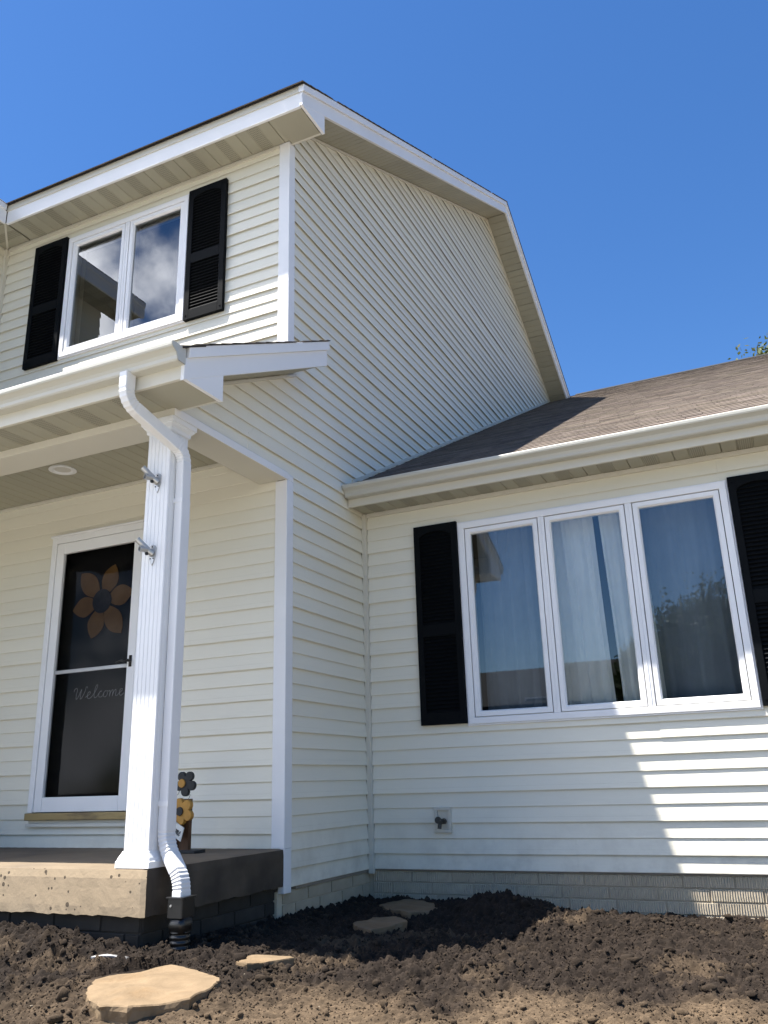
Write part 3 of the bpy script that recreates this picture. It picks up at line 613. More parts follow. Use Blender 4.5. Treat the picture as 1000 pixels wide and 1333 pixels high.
# ------------------------------------------------------------------ porch slab, post, steps
def jitter_box(x0, x1, y0, y1, z0, z1, step, amp, name, m, parent, edge_chip=0.0):
    bm = bmesh.new(); bmesh.ops.create_cube(bm, size=1)
    for v in bm.verts: v.co = Vector((x0+(v.co.x+.5)*(x1-x0), y0+(v.co.y+.5)*(y1-y0), z0+(v.co.z+.5)*(z1-z0)))
    for ax, Ln in ((0, x1-x0), (1, y1-y0), (2, z1-z0)):
        nseg = max(1, int(Ln/step))
        for i in range(1, nseg):
            co = Vector((x0, y0, z0)); co[ax] += Ln*i/nseg; no = Vector((0, 0, 0)); no[ax] = 1
            bmesh.ops.bisect_plane(bm, geom=bm.verts[:]+bm.edges[:]+bm.faces[:], plane_co=co, plane_no=no)
    for v in bm.verts:
        co = v.co.copy(); v.co += Vector((random.uniform(-1, 1), random.uniform(-1, 1), random.uniform(-1, 1)))*amp
        onb = abs(co.z-z0) < 1e-4; onf = abs(co.y-y0) < 1e-4; onr = abs(co.x-x1) < 1e-4; ont = abs(co.z-z1) < 1e-4
        if onb and (onf or onr): v.co.z += random.uniform(-.002, edge_chip); v.co.y += random.uniform(0, edge_chip*.5) if onf else 0; v.co.x -= random.uniform(0, edge_chip*.5) if onr else 0
        if ont and (onf or onr): v.co.z -= .005; v.co.y += .004 if onf else 0; v.co.x -= .004 if onr else 0
        if onf and onr: v.co.y += .004; v.co.x -= .004
    bm.normal_update()
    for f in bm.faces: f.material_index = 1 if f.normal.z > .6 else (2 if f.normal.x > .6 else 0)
    me = bpy.data.meshes.new(name); bm.to_mesh(me); bm.free()
    for q in m: me.materials.append(q)
    o = bpy.data.objects.new(name, me); return link(o, parent)
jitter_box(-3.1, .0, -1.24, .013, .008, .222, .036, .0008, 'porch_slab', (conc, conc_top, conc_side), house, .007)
# post with fluted faces
px0, px1, py0, py1 = -.190, -.030, -1.20, -1.045
def fluted(x0, x1, y0, y1):
    pts = []
    def side(p, q, nv):
        p, q = Vector(p), Vector(q); Ln = (q-p).length; d_ = (q-p)/Ln; nv = Vector(nv); out = [p+d_*.004]
        for i in range(1, 6):
            c_ = Ln*i/6
            out += [p+d_*(c_-.0022), p+d_*c_-nv*.0026, p+d_*(c_+.0022)]
        return out+[q-d_*.004]
    return side((x0, y0), (x1, y0), (0, -1))+side((x1, y0), (x1, y1), (1, 0))+side((x1, y1), (x0, y1), (0, 1))+side((x0, y1), (x0, y0), (-1, 0))
post = MB().xy([tuple(p) for p in fluted(px0, px1, py0, py1)], .222, 2.604).build('porch_post', white, house); post['label'] = 'white fluted porch post'
def collar(levels, name):
    mb = MB()
    secs = []
    for z_, e in levels: secs.append([(px0-e, py0-e, z_), (px1+e, py0-e, z_), (px1+e, py1+e, z_), (px0-e, py1+e, z_)])
    vs = [p for s_ in secs for p in s_]; fs = []
    for j in range(len(secs)-1): fs += [(j*4+i, j*4+(i+1) % 4, j*4+4+(i+1) % 4, j*4+4+i) for i in range(4)]
    fs += [(3, 2, 1, 0), tuple(range(len(vs)-4, len(vs)))]
    return mb.add(vs, fs).build(name, white, post, False, .002)
collar([(.222, .026), (.252, .026), (.256, .022), (.270, .017), (.290, .006), (.298, .0035)], 'post_base')
collar([(2.522, .003), (2.528, .009), (2.548, .011), (2.562, .024), (2.570, .026), (2.574, .034), (2.603, .034)], 'post_capital')
# flag brackets screwed to the post face
def bracket(z_, x_):
    o = MB(); yb = py0
    pts = [(x_+.024*math.cos(R(t)), z_+.038+.022*math.sin(R(t))) for t in range(0, 181, 20)]+[(x_-.022, z_), (x_-.012, z_-.035), (x_, z_-.056), (x_+.012, z_-.035), (x_+.022, z_)]
    o.xz(pts, yb-.007, yb+.001)
    o.cyl((x_, yb-.004, z_+.010), (x_-.012, yb-.030, z_+.026), .020, .015, 14)
    m1 = Vector((x_-.012, yb-.028, z_+.028)); dv = Vector((-.42, -.55, .62)).normalized(); dv2 = Vector((-.35, -.92, -.02)).normalized()
    for dd, ln in ((dv, .082), (dv2, .050)):
        o.cyl(m1, m1+dd*ln, .0165, .0165, 16, False); o.cyl(m1+dd*.012, m1+dd*ln, .0135, .0135, 16, False)
        a_ = dd.orthogonal().normalized(); b2_ = dd.cross(a_); n_ = 16; q = m1+dd*ln; vs = []
        for rr_ in (.0165, .0135): vs += [q+a_*rr_*math.cos(2*math.pi*i/n_)+b2_*rr_*math.sin(2*math.pi*i/n_) for i in range(n_)]
        o.add(vs, [(i, (i+1) % n_, n_+(i+1) % n_, n_+i) for i in range(n_)])
    ob_ = o.build('flag_bracket', steel, post, fix=True)
    s_ = MB()
    for sx_, sz_ in ((-.010, -.018), (.010, -.018), (0, .048)): s_.cyl((x_+sx_, yb-.006, z_+sz_), (x_+sx_, yb-.010, z_+sz_), .0045, .0035, 8)
    s_.cyl((x_-.012, yb-.030, z_+.008), (x_-.016, yb-.040, z_+.004), .010, .008, 10)
    s_.build('bracket_screws', blackp, post)
    return ob_
bracket(2.215, -.105); bracket(1.800, -.112)

# ------------------------------------------------------------------ downspout
SEC = rrect(.0265, .037, .006)
def arcpath(pts, k=5):
    """polyline with its inner corners rounded into short corrugated bends; returns path, scales"""
    P = [Vector(p) for p in pts]; out = [P[0]]; sc = [1]
    for i in range(1, len(P)-1):
        a_, b2_, c_ = P[i-1], P[i], P[i+1]; r_ = min(.075, (a_-b2_).length*.48, (c_-b2_).length*.48); p, q = b2_+(a_-b2_).normalized()*r_, b2_+(c_-b2_).normalized()*r_
        for j in range(0, 2*k+1):
            t = j/(2*k); out.append(p*(1-t)**2+b2_*2*t*(1-t)+q*t*t); sc.append(1.0 if j % 2 == 0 else .93)
    out.append(P[-1]); sc.append(1); return out, sc
ds = MB()
pth, sc = arcpath([(-.035, -1.570, 2.714), (-.035, -1.570, 2.555), (.0, -1.115, 2.415), (.0, -1.110, 2.10)], 6); ds.sweep(pth, SEC, xdir=(1, 0, 0), scale=sc)
ds.sweep([(.0, -1.110, 2.13), (.0, -1.110, .42)], [(u*1.04, v*1.03) for u, v in SEC], xdir=(1, 0, 0))
pth, sc = arcpath([(.0, -1.110, .46), (.0, -1.110, .325), (.112, -1.118, .165), (.114, -1.118, .06)], 6); ds.sweep(pth, [(u*1.07, v*1.06) for u, v in SEC], xdir=(.9, 0, .45), scale=sc)
dso = ds.build('downspout', white, house, False); dso['label'] = 'white downspout bending from porch gutter down beside the post'
for z_ in (2.10, .50):
    MB().box(-.034, -.0285, -1.152, -1.07, z_, z_+.035).box(-.034, .031, -1.1515, -1.1485, z_+.004, z_+.031).build('strap', white, dso, False, .001)

dp = empty('drain_pipe', (.114, -1.118, -.3)); tag(dp, 'black plastic drain pipe receiving the downspout at the soil', 'drain pipe')
o = (.114, -1.118, -.3)
MB().sweep([(0, 0, .300), (0, 0, .392)], rrect(.045, .051, .008), xdir=(1, 0, 0)).sweep([(0, 0, .386), (0, 0, .394)], rrect(.052, .058, .008), xdir=(1, 0, 0)).build('adapter', rubber, dp, False, .002)
MB().sweep([(0, 0, .302), (0, 0, .27), (0, 0, .232)], rrect(.045, .045, .027, 5), xdir=(1, 0, 0), scale=[1, 1.08, 1.0]).build('reducer', rubber, dp, True)
pp = [(0, 0, .24-.006*i) for i in range(40)]; MB().sweep(pp, circ(.048, 24), xdir=(1, 0, 0), scale=[1+.07*math.cos(i*math.pi/2) for i in range(40)]).build('corrugated_pipe', rubber, dp, True)
for zz_ in (.335,): MB().cyl((-.02, -.0505, zz_+.02), (-.02, -.056, zz_+.02), .006, .005, 10).build('screw', steel, dp)

# ------------------------------------------------------------------ foundation bricks
tarm = mat('damp_proofed_brick', (.040, .036, .031), .9, .25, 5, .5, 60, .2, 0, .1)
def bricks(parent, o, d_, nrm, Ln, z_top, rows, bl=.305, bh=.0755, bm_=None):
    """rows of ribbed bricks going down from z_top"""
    o, d_, nrm = Vector(o), Vector(d_), Vector(nrm); cache = {}
    for r_ in range(rows):
        s = -(.5*bl if r_ % 2 else .0)-.11*(r_//2)
        while s < Ln-.01:
            a, b2_ = max(s, 0)+.004, min(s+bl, Ln)-.004
            if b2_-a > .02:
                key = round(b2_-a, 3)
                if key not in cache:
                    wv = key; hh = bh-.007; e = .003
                    vs = [(0, 0, 0), (wv, 0, 0), (wv, 0, hh), (0, 0, hh)]; fr_ = [(e, .009, e), (wv-e, .009, e), (wv-e, .009, hh-e), (e, .009, hh-e)]
                    me = bpy.data.meshes.new('brick'); me.from_pydata([Vector((0, 0, 0))+d_*v[0]+nrm*v[1]+Z*v[2] for v in vs+fr_], [], [(4, 5, 6, 7), (0, 1, 5, 4), (1, 2, 6, 5), (2, 3, 7, 6), (3, 0, 4, 7)])
                    bm = bmesh.new(); bm.from_mesh(me); bmesh.ops.recalc_face_normals(bm, faces=bm.faces)
                    if bm.faces[0].normal.dot(nrm) < 0: bmesh.ops.reverse_faces(bm, faces=bm.faces)
                    bm.to_mesh(me); bm.free(); me.materials.append(bm_ or brickm); cache[key] = me
                ob_ = bpy.data.objects.new('brick', cache[key]); link(ob_, parent); ob_.location = o+d_*a+Z*(z_top-(r_+1)*bh+.0045)+nrm*random.uniform(-.0015, .001)
            s += bl
fnd = MB().box(-.3, WX1, D+.034, D+.25, -.9, -.011).build('wing_foundation', mortar, house)
bricks(fnd, (.0, D+.034, 0), (1, 0, 0), (0, -1, 0), 4.2, -.012, 4)
fg = MB().box(-.3, -.036, -.02, D+.2, -.9, -.0205).build('gable_foundation', mortar, house)
bricks(fg, (-.036, .03, 0), (0, 1, 0), (1, 0, 0), D, -.021, 4)
fp = MB().box(-3.1, -.062, -1.19, -.021, -.9, .007).build('porch_foundation', tarm, house)
bricks(fp, (-1.83, -1.19, 0), (1, 0, 0), (0, -1, 0), 1.768, .006, 3, bm_=tarm); bricks(fp, (-.062, -1.19, 0), (0, 1, 0), (1, 0, 0), 1.19, .006, 4, bm_=tarm)

# ------------------------------------------------------------------ hose tap
tb = MB(); x0, x1, z0, z1 = .513, .637, .241, .412
for q in ((x0, x1, z0, z0+.024), (x0, x1, z1-.024, z1), (x0, x0+.024, z0+.024, z1-.024), (x1-.024, x1, z0+.024, z1-.024)): tb.box(q[0], q[1], D-.018, D+.012, q[2], q[3])
tb.box(x0+.024, x1-.024, D-.004, D+.012, z0+.024, z1-.024)
tapb = tb.build('hose_tap_block', cream, house, False, .003)
tp = MB().cyl((.582, D-.003, .318), (.582, D-.04, .318), .020, .018, 14).cyl((.582, D-.03, .318), (.578, D-.085, .316), .013, .013, 12).cyl((.576, D-.062, .318), (.572, D-.075, .272), .012, .014, 12)
tp.cyl((.556, D-.05, .326), (.556, D-.058, .327), .024, .024, 14).cyl((.582, D-.05, .318), (.556, D-.054, .326), .006, .006, 8)
tp.build('hose_tap', mat('weathered_brass', (.07, .065, .055), .5, .3, 30, .1, 60, .4, .5, 0), tapb)

# ------------------------------------------------------------------ curtains
def curtain(xa, xb, y_, za, zb, m, folds, amp, label, lean=0.0):
    o = empty('curtain', ((xa+xb)/2, y_, za)); n_ = int(folds*10); mz = 14; vs = []; ph = random.random()*6
    for j in range(mz+1):
        t = j/mz
        for i in range(n_+1):
            s = i/n_; spread = 1.0-.10*math.sin(math.pi*t)*0
            x_ = xa+(xb-xa)*s+lean*(1-t)+.008*math.sin(3*t+i*.4); x_ -= (xa+xb)/2
            y2 = amp*math.sin(2*math.pi*folds*s+ph+.5*math.sin(2.2*t+4*s))*(.55+.45*(1-t))+.3*amp*math.sin(2*math.pi*folds*2.3*s+1.3)
            vs.append((x_, y2, t*(zb-za)))
    fs = [(j*(n_+1)+i, j*(n_+1)+i+1, (j+1)*(n_+1)+i+1, (j+1)*(n_+1)+i) for j in range(mz) for i in range(n_)]
    MB().add(vs, fs).build('fabric', m, o, True, fix=False)
    MB().cyl((-(xb-xa)/2, 0, zb-za), ((xb-xa)/2, 0, zb-za), .011, .011, 10).build('rod', alum, o)
    tag(o, label, 'curtain'); return o
curtain(.845, 1.43, D+.30, .62, 2.53, drape, 5, .022, 'dark slate drape behind the pane beside the inner corner shutter')
curtain(1.40, 1.79, D+.20, .62, 2.53, sheer, 4, .026, 'white sheer curtain left of the gap in the middle pane', lean=.05)
curtain(1.83, 2.12, D+.20, .62, 2.53, sheer, 3.2, .026, 'white sheer curtain right of the gap in the middle pane', lean=.05)
curtain(2.11, 2.76, D+.30, .62, 2.53, drape, 5, .022, 'dark slate drape behind the pane nearest the sunlit siding')

# ------------------------------------------------------------------ flower sign on the porch
fs_ = empty('flower_sign', (-.50, -.345, .222)); tag(fs_, 'wooden flower sign with black and mustard blooms standing on the porch', 'sign')
def bloom(cx_, cz_, r_, y_, th, m, rot, name):
    pts = []
    for i in range(80):
        t = 2*math.pi*i/80; pts.append((cx_+r_*(.52+.48*abs(math.cos(2.5*(t-rot)))**.55)*math.cos(t), cz_+r_*(.52+.48*abs(math.cos(2.5*(t-rot)))**.55)*math.sin(t)))
    return MB().xz(pts, y_, y_+th).build(name, m, fs_, False, .003)
MB().box(-.075, .055, -.012, .018, .015, .305).build('backboard', wood_b, fs_, False, .003)
MB().box(-.085, .13, -.05, .06, 0, .018).build('base', blackp, fs_, False, .003)
MB().box(-.07, -.02, -.022, -.0125, .018, .12).build('picket', wood_b, fs_, False, .002)
b1 = bloom(.026, .395, .076, -.03, .022, blackp, R(-90), 'black_bloom'); b2__ = bloom(.022, .235, .080, -.048, .030, gold, R(-100), 'mustard_bloom')
MB().cyl((.006, -.031, .395), (.006, -.038, .395), .026, .024, 20).build('bloom_centre', gold, fs_); MB().cyl((.012, -.049, .235), (.012, -.056, .235), .026, .024, 20).build('bloom_centre', blackp, fs_)
tgq = MB().obox((-.085, -.062, .135), (.120, 0, -.068), (0, .007, 0), (.022, 0, .075)).build('welcome_tag', tagm, fs_, False, .001)
script(-.072, -.0635, .150, .0145, .027, R(-29), .0013, blackp, 'tag_lettering', fs_)
MB().sweep(catmull([(-.055, -.0, .305), (-.062, -.01, .345), (-.05, -.012, .335), (-.035, -.012, .33), (-.02, -.012, .36), (.0, -.01, .36)], 6), circ(.0014, 6)).sweep(catmull([(.03, 0, .30), (.05, -.01, .315), (.045, -.012, .33), (.06, -.01, .325)], 6), circ(.0014, 6)).build('wire', blackp, fs_, True)

# ------------------------------------------------------------------ ground
def gbase(x, y):
    z = -.150-.042*np.clip(x, -3, 4)-.02*np.clip(y+1.2, 0, 3)*np.clip(1-x*.3, 0, 1)
    z = z-.105*np.clip(-1.2-y, 0, 3.6)-.06*np.clip(-2.4-y, 0, 2.4)
    z = z+.060*np.exp(-(((x-.42)/.55)**2+((y+1.75)/.42)**2))
    z = z+.085*np.exp(-(((x+.75)/.55)**2+((y+1.38)/.22)**2))       # heap along the porch face
    z = z+.115*np.exp(-(((x-1.10)/.36)**2+((y-.70)/.22)**2))       # heap before the wing wall
    z = z+.050*np.exp(-(((x-1.75)/.55)**2+((y-.35)/.35)**2))
    z = z+.035*np.exp(-(((x-1.35)/.30)**2+((y+.75)/.22)**2))-.03*np.exp(-(((x-.75)/.5)**2+((y-.1)/.5)**2))
    z = z+.04*np.exp(-(((x-2.6)/.5)**2+((y+.1)/.3)**2))
    return z
def vnoise(x, y, seed):
    xi = np.floor(x).astype(np.int64); yi = np.floor(y).astype(np.int64); fx, fy = x-xi, y-yi
    def hsh(a, b_):
        v = (a*374761393+b_*668265263+seed*974634777) & 0xffffffff; v = ((v ^ (v >> 13))*1274126177) & 0xffffffff; return ((v ^ (v >> 16)) & 0xffff)/65535.0
    u, v = fx*fx*(3-2*fx), fy*fy*(3-2*fy)
    return (hsh(xi, yi)*(1-u)+hsh(xi+1, yi)*u)*(1-v)+(hsh(xi, yi+1)*(1-u)+hsh(xi+1, yi+1)*u)*v
def fbm(x, y, sc_, oc, seed, g=.55):
    s, a, t = 0, 1.0, 0
    for i in range(oc): s = s+a*vnoise(x*sc_*2**i+i*17.3, y*sc_*2**i-i*9.1, seed+i); t += a; a *= g
    return s/t
def dryness(x, y):
    edge = -1.52+.36*(x-.9)
    q = (edge-y)/.22+(fbm(x, y, 3.2, 4, 5)-.5)*5.0-np.clip(.55-x, 0, 2)*1.5
    return np.clip(q*.5+.5, 0, 1)
def soilz(x, y):
    dry = dryness(x, y); amp = 1-.62*dry
    b_ = fbm(x, y, 7, 3, 21)-.5; c_ = fbm(x, y, 26, 3, 31); cl_ = np.clip(c_-.45, 0, 1)
    r_ = 1-np.abs(2*fbm(x, y, 17, 4, 61, .62)-1)
    return gbase(x, y)+.06*b_*amp+.075*cl_*amp+.045*(r_-.75)*amp+.030*(fbm(x, y, 75, 2, 41, .7)-.5)*amp
xs = np.linspace(-1.9, 4.2, 820); ys = np.linspace(-3.2, 1.30, 620)
GX, GY = np.meshgrid(xs, ys); GZ = soilz(GX, GY)
# level off under the slab so nothing pokes into the porch
inside = (GX < -.09) & (GY > -1.16); GZ = np.where(inside, -.5, GZ)
edge = np.minimum.reduce([GX-xs[0], xs[-1]-GX, GY-ys[0]]); GZ = GZ-np.clip(.12-edge, 0, .12)*1.2
STONES = [([(.10, -1.66), (.13, -1.55), (.25, -1.345), (.40, -1.37), (.61, -1.48), (.665, -1.56), (.70, -1.72), (.715, -1.82), (.64, -1.90), (.57, -1.99), (.47, -2.02), (.36, -1.95), (.23, -1.84)], -.160, .10, 'large angular sandstone slab lying in full sun on the soil'),
 ([(.555, -1.29), (.55, -1.16), (.61, -1.09), (.70, -1.09), (.765, -1.14), (.70, -1.20), (.62, -1.30)], -.138, .06, 'small sunlit sandstone sliver half buried in the soil'),
 ([(.26, .77), (.33, 1.0), (.48, 1.0), (.62, .88), (.74, .62), (.62, .42), (.52, .50), (.40, .58)], -.170, .08, 'shaded flat stone by the wing foundation'),
 ([(.46, .0), (.47, .24), (.60, .27), (.73, .17), (.74, .05), (.66, -.18), (.56, -.12)], -.172, .08, 'shaded round edged stone in the dark soil of the inner corner')]
def inpoly(x, y, P, sh=1.0):
    c_ = np.mean(np.array(P), 0); Q = [(c_[0]+(p[0]-c_[0])*sh, c_[1]+(p[1]-c_[1])*sh) for p in P]; r_ = np.zeros(np.shape(x), bool)
    for i in range(len(Q)):
        (xa, ya), (xb, yb) = Q[i], Q[i-1]; r_ ^= ((ya > y) != (yb > y)) & (x < (xb-xa)*(y-ya)/(yb-ya+1e-12)+xa)
    return r_
for P_, zt_, th_, _ in STONES[:2]: GZ = np.where(inpoly(GX, GY, P_, .97), np.minimum(GZ, zt_-.035), GZ); GZ = np.where(inpoly(GX, GY, P_, 1.25) & ~inpoly(GX, GY, P_, .97), np.minimum(GZ, zt_-.012), GZ)
for P_, zt_, th_, _ in STONES[2:]: GZ = np.where(inpoly(GX, GY, P_, .9), np.minimum(GZ, zt_-.03), GZ)
vs = np.stack([GX.ravel(), GY.ravel(), GZ.ravel()], 1); nx, ny = len(xs), len(ys)
ii = (np.arange(ny-1)[:, None]*nx+np.arange(nx-1)[None, :]).ravel(); fs = np.stack([ii, ii+1, ii+1+nx, ii+nx], 1)
def npmesh(name, vs, fs, m, smooth=True, parent=None):
    me = bpy.data.meshes.new(name); k = fs.shape[1]; me.vertices.add(len(vs)); me.vertices.foreach_set('co', np.asarray(vs, np.float32).ravel())
    me.loops.add(fs.size); me.loops.foreach_set('vertex_index', fs.astype(np.int32).ravel()); me.polygons.add(len(fs)); me.polygons.foreach_set('loop_start', np.arange(0, fs.size, k, dtype=np.int32)); me.polygons.foreach_set('loop_total', np.full(len(fs), k, np.int32))
    me.update(calc_edges=True); me.validate(); me.materials.append(m)
    if smooth: me.polygons.foreach_set('use_smooth', [True]*len(me.polygons))
    o = bpy.data.objects.new(name, me); return link(o, parent)
soilm = mat('garden_soil', (.0265, .0198, .0150), .95, .30, 14, 1.0, 130, .12, 0, 0, detail=7)
n, l, b = N_(soilm)
at = n.new('ShaderNodeAttribute'); at.attribute_name = 'dry'
src = b.inputs['Base Color'].links[0].from_socket
nzz = n.new('ShaderNodeTexNoise'); nzz.inputs['Scale'].default_value = 34; nzz.inputs['Detail'].default_value = 8; nzz.inputs['Roughness'].default_value = .7; tcn = n.new('ShaderNodeTexCoord'); l.new(tcn.outputs['Object'], nzz.inputs['Vector'])
mrr = n.new('ShaderNodeMapRange'); l.new(nzz.outputs[0], mrr.inputs[0]); mrr.inputs[1].default_value = .3; mrr.inputs[2].default_value = .7; mrr.inputs[3].default_value = .55; mrr.inputs[4].default_value = 1.35
dc = n.new('ShaderNodeVectorMath'); dc.operation = 'SCALE'; dc.inputs[0].default_value = (.112, .080, .050); l.new(mrr.outputs[0], dc.inputs['Scale'])
mxn = n.new('ShaderNodeMix'); mxn.data_type = 'RGBA'; l.new(at.outputs['Fac'], mxn.inputs[0]); l.new(src, mxn.inputs[6]); l.new(dc.outputs[0], mxn.inputs[7]); l.new(mxn.outputs[2], b.inputs['Base Color'])
soil = npmesh('soil', vs, fs, soilm, False); tag(soil, kind='structure')
def setdry(o, d_):
    a_ = o.data.attributes.new('dry', 'FLOAT', 'POINT'); a_.data.foreach_set('value', np.asarray(d_, np.float32))
patch = np.clip((fbm(GX, GY, 2.6, 4, 77)-.64)*7, 0, .5)
setdry(soil, np.clip(np.maximum(dryness(GX, GY), patch), 0, 1).ravel())
# loose clods and crumbs lying on the soil
bm = bmesh.new(); bmesh.ops.create_icosphere(bm, subdivisions=1, radius=1); bm.verts.ensure_lookup_table()
iv = np.array([v.co[:] for v in bm.verts]); iff = np.array([[v.index for v in f.verts] for f in bm.faces]); bm.free()
nC = 20000; cx_ = rng.uniform(-1.6, 3.6, nC*3); cy_ = rng.uniform(-2.6, 1.15, nC*3)
dd = dryness(cx_, cy_); clump = fbm(cx_, cy_, 3.5, 3, 91)
keep = ((rng.random(nC*3) < (.12+2.2*np.clip(clump-.38, 0, 1))*(1-.55*dd))) & ~((cx_ < .02) & (cy_ > -1.26)) & ~np.logical_or.reduce([inpoly(cx_, cy_, q[0], 1.06) for q in STONES]); cx_, cy_, dd = cx_[keep][:nC], cy_[keep][:nC], dd[keep][:nC]; nC = len(cx_)
rad = np.clip(.0030*np.exp(rng.normal(.2, .70, nC)), .0016, .028)
cz_ = soilz(cx_, cy_)
V = iv[None]*rad[:, None, None]*(1+.34*rng.standard_normal((nC, len(iv), 1)).clip(-1.4, 1.4))*rng.uniform(.7, 1.25, (nC, 1, 3)); V[:, :, 2] *= .8
V += np.stack([cx_, cy_, cz_+rad*.35], 1)[:, None, :]
F_ = (iff[None]+(np.arange(nC)*len(iv))[:, None, None]).reshape(-1, 3)
clods = npmesh('soil_clods', V.reshape(-1, 3), F_, soilm, False); tag(clods, 'crumbly dark clods scattered over the bare soil', 'soil', kind='stuff'); setdry(clods, np.repeat(np.clip(dd*.7+rng.random(nC)*.25, 0, 1), len(iv)))
# fine crumbs over the dry ground and a few pale chips and straws
def crumbs(name, n_, r0, r1, ymax, m, label, cat, seed, flat=1.0, dryv=None):
    g = np.random.default_rng(seed); x_ = g.uniform(-1.5, 3.4, n_*2); y_ = g.uniform(-2.5, ymax, n_*2)
    ok = ~((x_ < .02) & (y_ > -1.26)) & ~np.logical_or.reduce([inpoly(x_, y_, q[0], 1.04) for q in STONES]); x_, y_ = x_[ok][:n_], y_[ok][:n_]; k = len(x_)
    r_ = g.uniform(r0, r1, k)**1; v_ = iv[None]*r_[:, None, None]*(1+.35*g.standard_normal((k, len(iv), 1)).clip(-1.3, 1.3)); sc_ = g.uniform(.6, 1.4, (k, 1, 3)); v_ = v_*sc_
    if flat != 1.0:
        a_ = g.uniform(0, 6.28, k); st_ = v_.copy(); st_[:, :, 0] *= flat; st_[:, :, 1] *= .45; st_[:, :, 2] *= .45
        v_[:, :, 0] = st_[:, :, 0]*np.cos(a_)[:, None]-st_[:, :, 1]*np.sin(a_)[:, None]; v_[:, :, 1] = st_[:, :, 0]*np.sin(a_)[:, None]+st_[:, :, 1]*np.cos(a_)[:, None]; v_[:, :, 2] = st_[:, :, 2]
    v_ += np.stack([x_, y_, soilz(x_, y_)+r_*.3], 1)[:, None, :]
    o_ = npmesh(name, v_.reshape(-1, 3), (iff[None]+(np.arange(k)*len(iv))[:, None, None]).reshape(-1, 3), m, False); tag(o_, label, cat, kind='stuff')
    if dryv: setdry(o_, np.repeat(np.clip(dryness(x_, y_)*.8+g.uniform(-.1, .35, k), 0, 1), len(iv)))
crumbs('soil_crumbs', 42000, .0012, .0046, 1.1, soilm, 'fine dry crumbs strewn over the bare soil', 'soil', 51, dryv=True)
crumbs('soil_chips', 70, .002, .006, 1.0, mat('pale_chips', (.34, .29, .21), .9, .3, 30), 'pale wood chips and pebbles dotted over the bare soil', 'chips', 52, flat=2.2)
# lawn and street beyond
gx = np.concatenate([[-900, -300, -120, -60, -30], np.arange(-18, 18.1, 1.5), [30, 60, 120, 300, 900]]); gy = gx.copy()
A, B = np.meshgrid(gx, gy); inner = (A > -1.8) & (A < 4.1) & (B > -3.1) & (B < 1.9)
zg = gbase(A, np.clip(B, -4.8, 1.3))-.05-.07*inner; zg = np.where(B > 1.5, -.45, zg)
ii = (np.arange(len(gy)-1)[:, None]*len(gx)+np.arange(len(gx)-1)[None, :]).ravel(); fs = np.stack([ii, ii+1, ii+1+len(gx), ii+len(gx)], 1)
lawn = npmesh('yard', np.stack([A.ravel(), B.ravel(), zg.ravel()], 1), fs, lawn_m); tag(lawn, kind='structure')
dv = MB().box(-4.5, 9.5, -13.4, -3.15, -1.0, -.47).build('bounce_slab', bounce_m); tag(dv, kind='structure')  # unseen slab, added to bounce sunlight onto the front walls
st = MB().box(-300, 300, -21, -13.5, -1.0, -.82).build('street', asph); tag(st, kind='structure')

# flat stones -----------------------------------------------------------
def flag(pts, ztop, th, label, tilt=(0, 0)):
    cx_ = sum(p[0] for p in pts)/len(pts); cy_ = sum(p[1] for p in pts)/len(pts); P = []
    for i in range(len(pts)):
        a_, b2_ = Vector(pts[i]), Vector(pts[(i+1) % len(pts)]); nseg = max(2, int((b2_-a_).length/.022))
        for j in range(nseg): P.append(a_.lerp(b2_, j/nseg)+Vector((random.uniform(-.004, .004), random.uniform(-.004, .004))))
    n_ = len(P); c2 = Vector((cx_, cy_)); vs = []; lv = ((.985, 0), (1.0, -.005), (1.005+.0, -.020), (.985, -th*.55), (1.0, -th)); 
    for k, (sc_, dz) in enumerate(lv):
        for i, p in enumerate(P):
            q = c2+(p-c2)*(sc_+(.02*math.sin(i*.9+k)+random.uniform(-.018, .006))*(k in (2, 3))); z_ = dz+.004*math.sin(q.x*19+q.y*7)+.003*math.sin(q.y*31)+(q.x-cx_)*tilt[0]+(q.y-cy_)*tilt[1]
            vs.append((q.x-cx_, q.y-cy_, z_))
    fs = []
    for k in range(len(lv)-1): fs += [(k*n_+i, k*n_+(i+1) % n_, (k+1)*n_+(i+1) % n_, (k+1)*n_+i) for i in range(n_)]
    # top: rings towards the middle for slight unevenness
    prev = list(range(n_)); base = len(vs)
    for k, sc_ in enumerate((.72, .42, .15)):
        for i in range(n_):
            q = (P[i]-c2)*sc_; vs.append((q.x, q.y, .003+.004*math.sin((q.x+cx_)*19+(q.y+cy_)*7)+.003*math.sin((q.y+cy_)*31)+q.x*tilt[0]+q.y*tilt[1]))
        cur = list(range(base+k*n_, base+(k+1)*n_)); fs += [(prev[i], prev[(i+1) % n_], cur[(i+1) % n_], cur[i]) for i in range(n_)]; prev = cur
    vs.append((0, 0, .003+.004*math.sin(cx_*19+cy_*7)+.003*math.sin(cy_*31))); fs += [(prev[i], prev[(i+1) % n_], len(vs)-1) for i in range(n_)]
    o = MB().add(vs, fs).build('flat_stone', stone_m, None, False, 0, (cx_, cy_, ztop)); tag(o, label, 'stone', 'flat stones laid in the soil'); return o
for P_, zt_, th_, lb_ in STONES: flag(P_, zt_, th_, lb_)
scrap = MB().sweep(catmull([(-.10, -1.46, -.125), (-.02, -1.43, -.118), (.05, -1.40, -.135)], 5), rrect(.016, .006, .003), xdir=(0, 1, 0)).build('plastic_scrap', alum, None, True); tag(scrap, 'white plastic scrap poking from the soil under the porch edge', 'scrap')

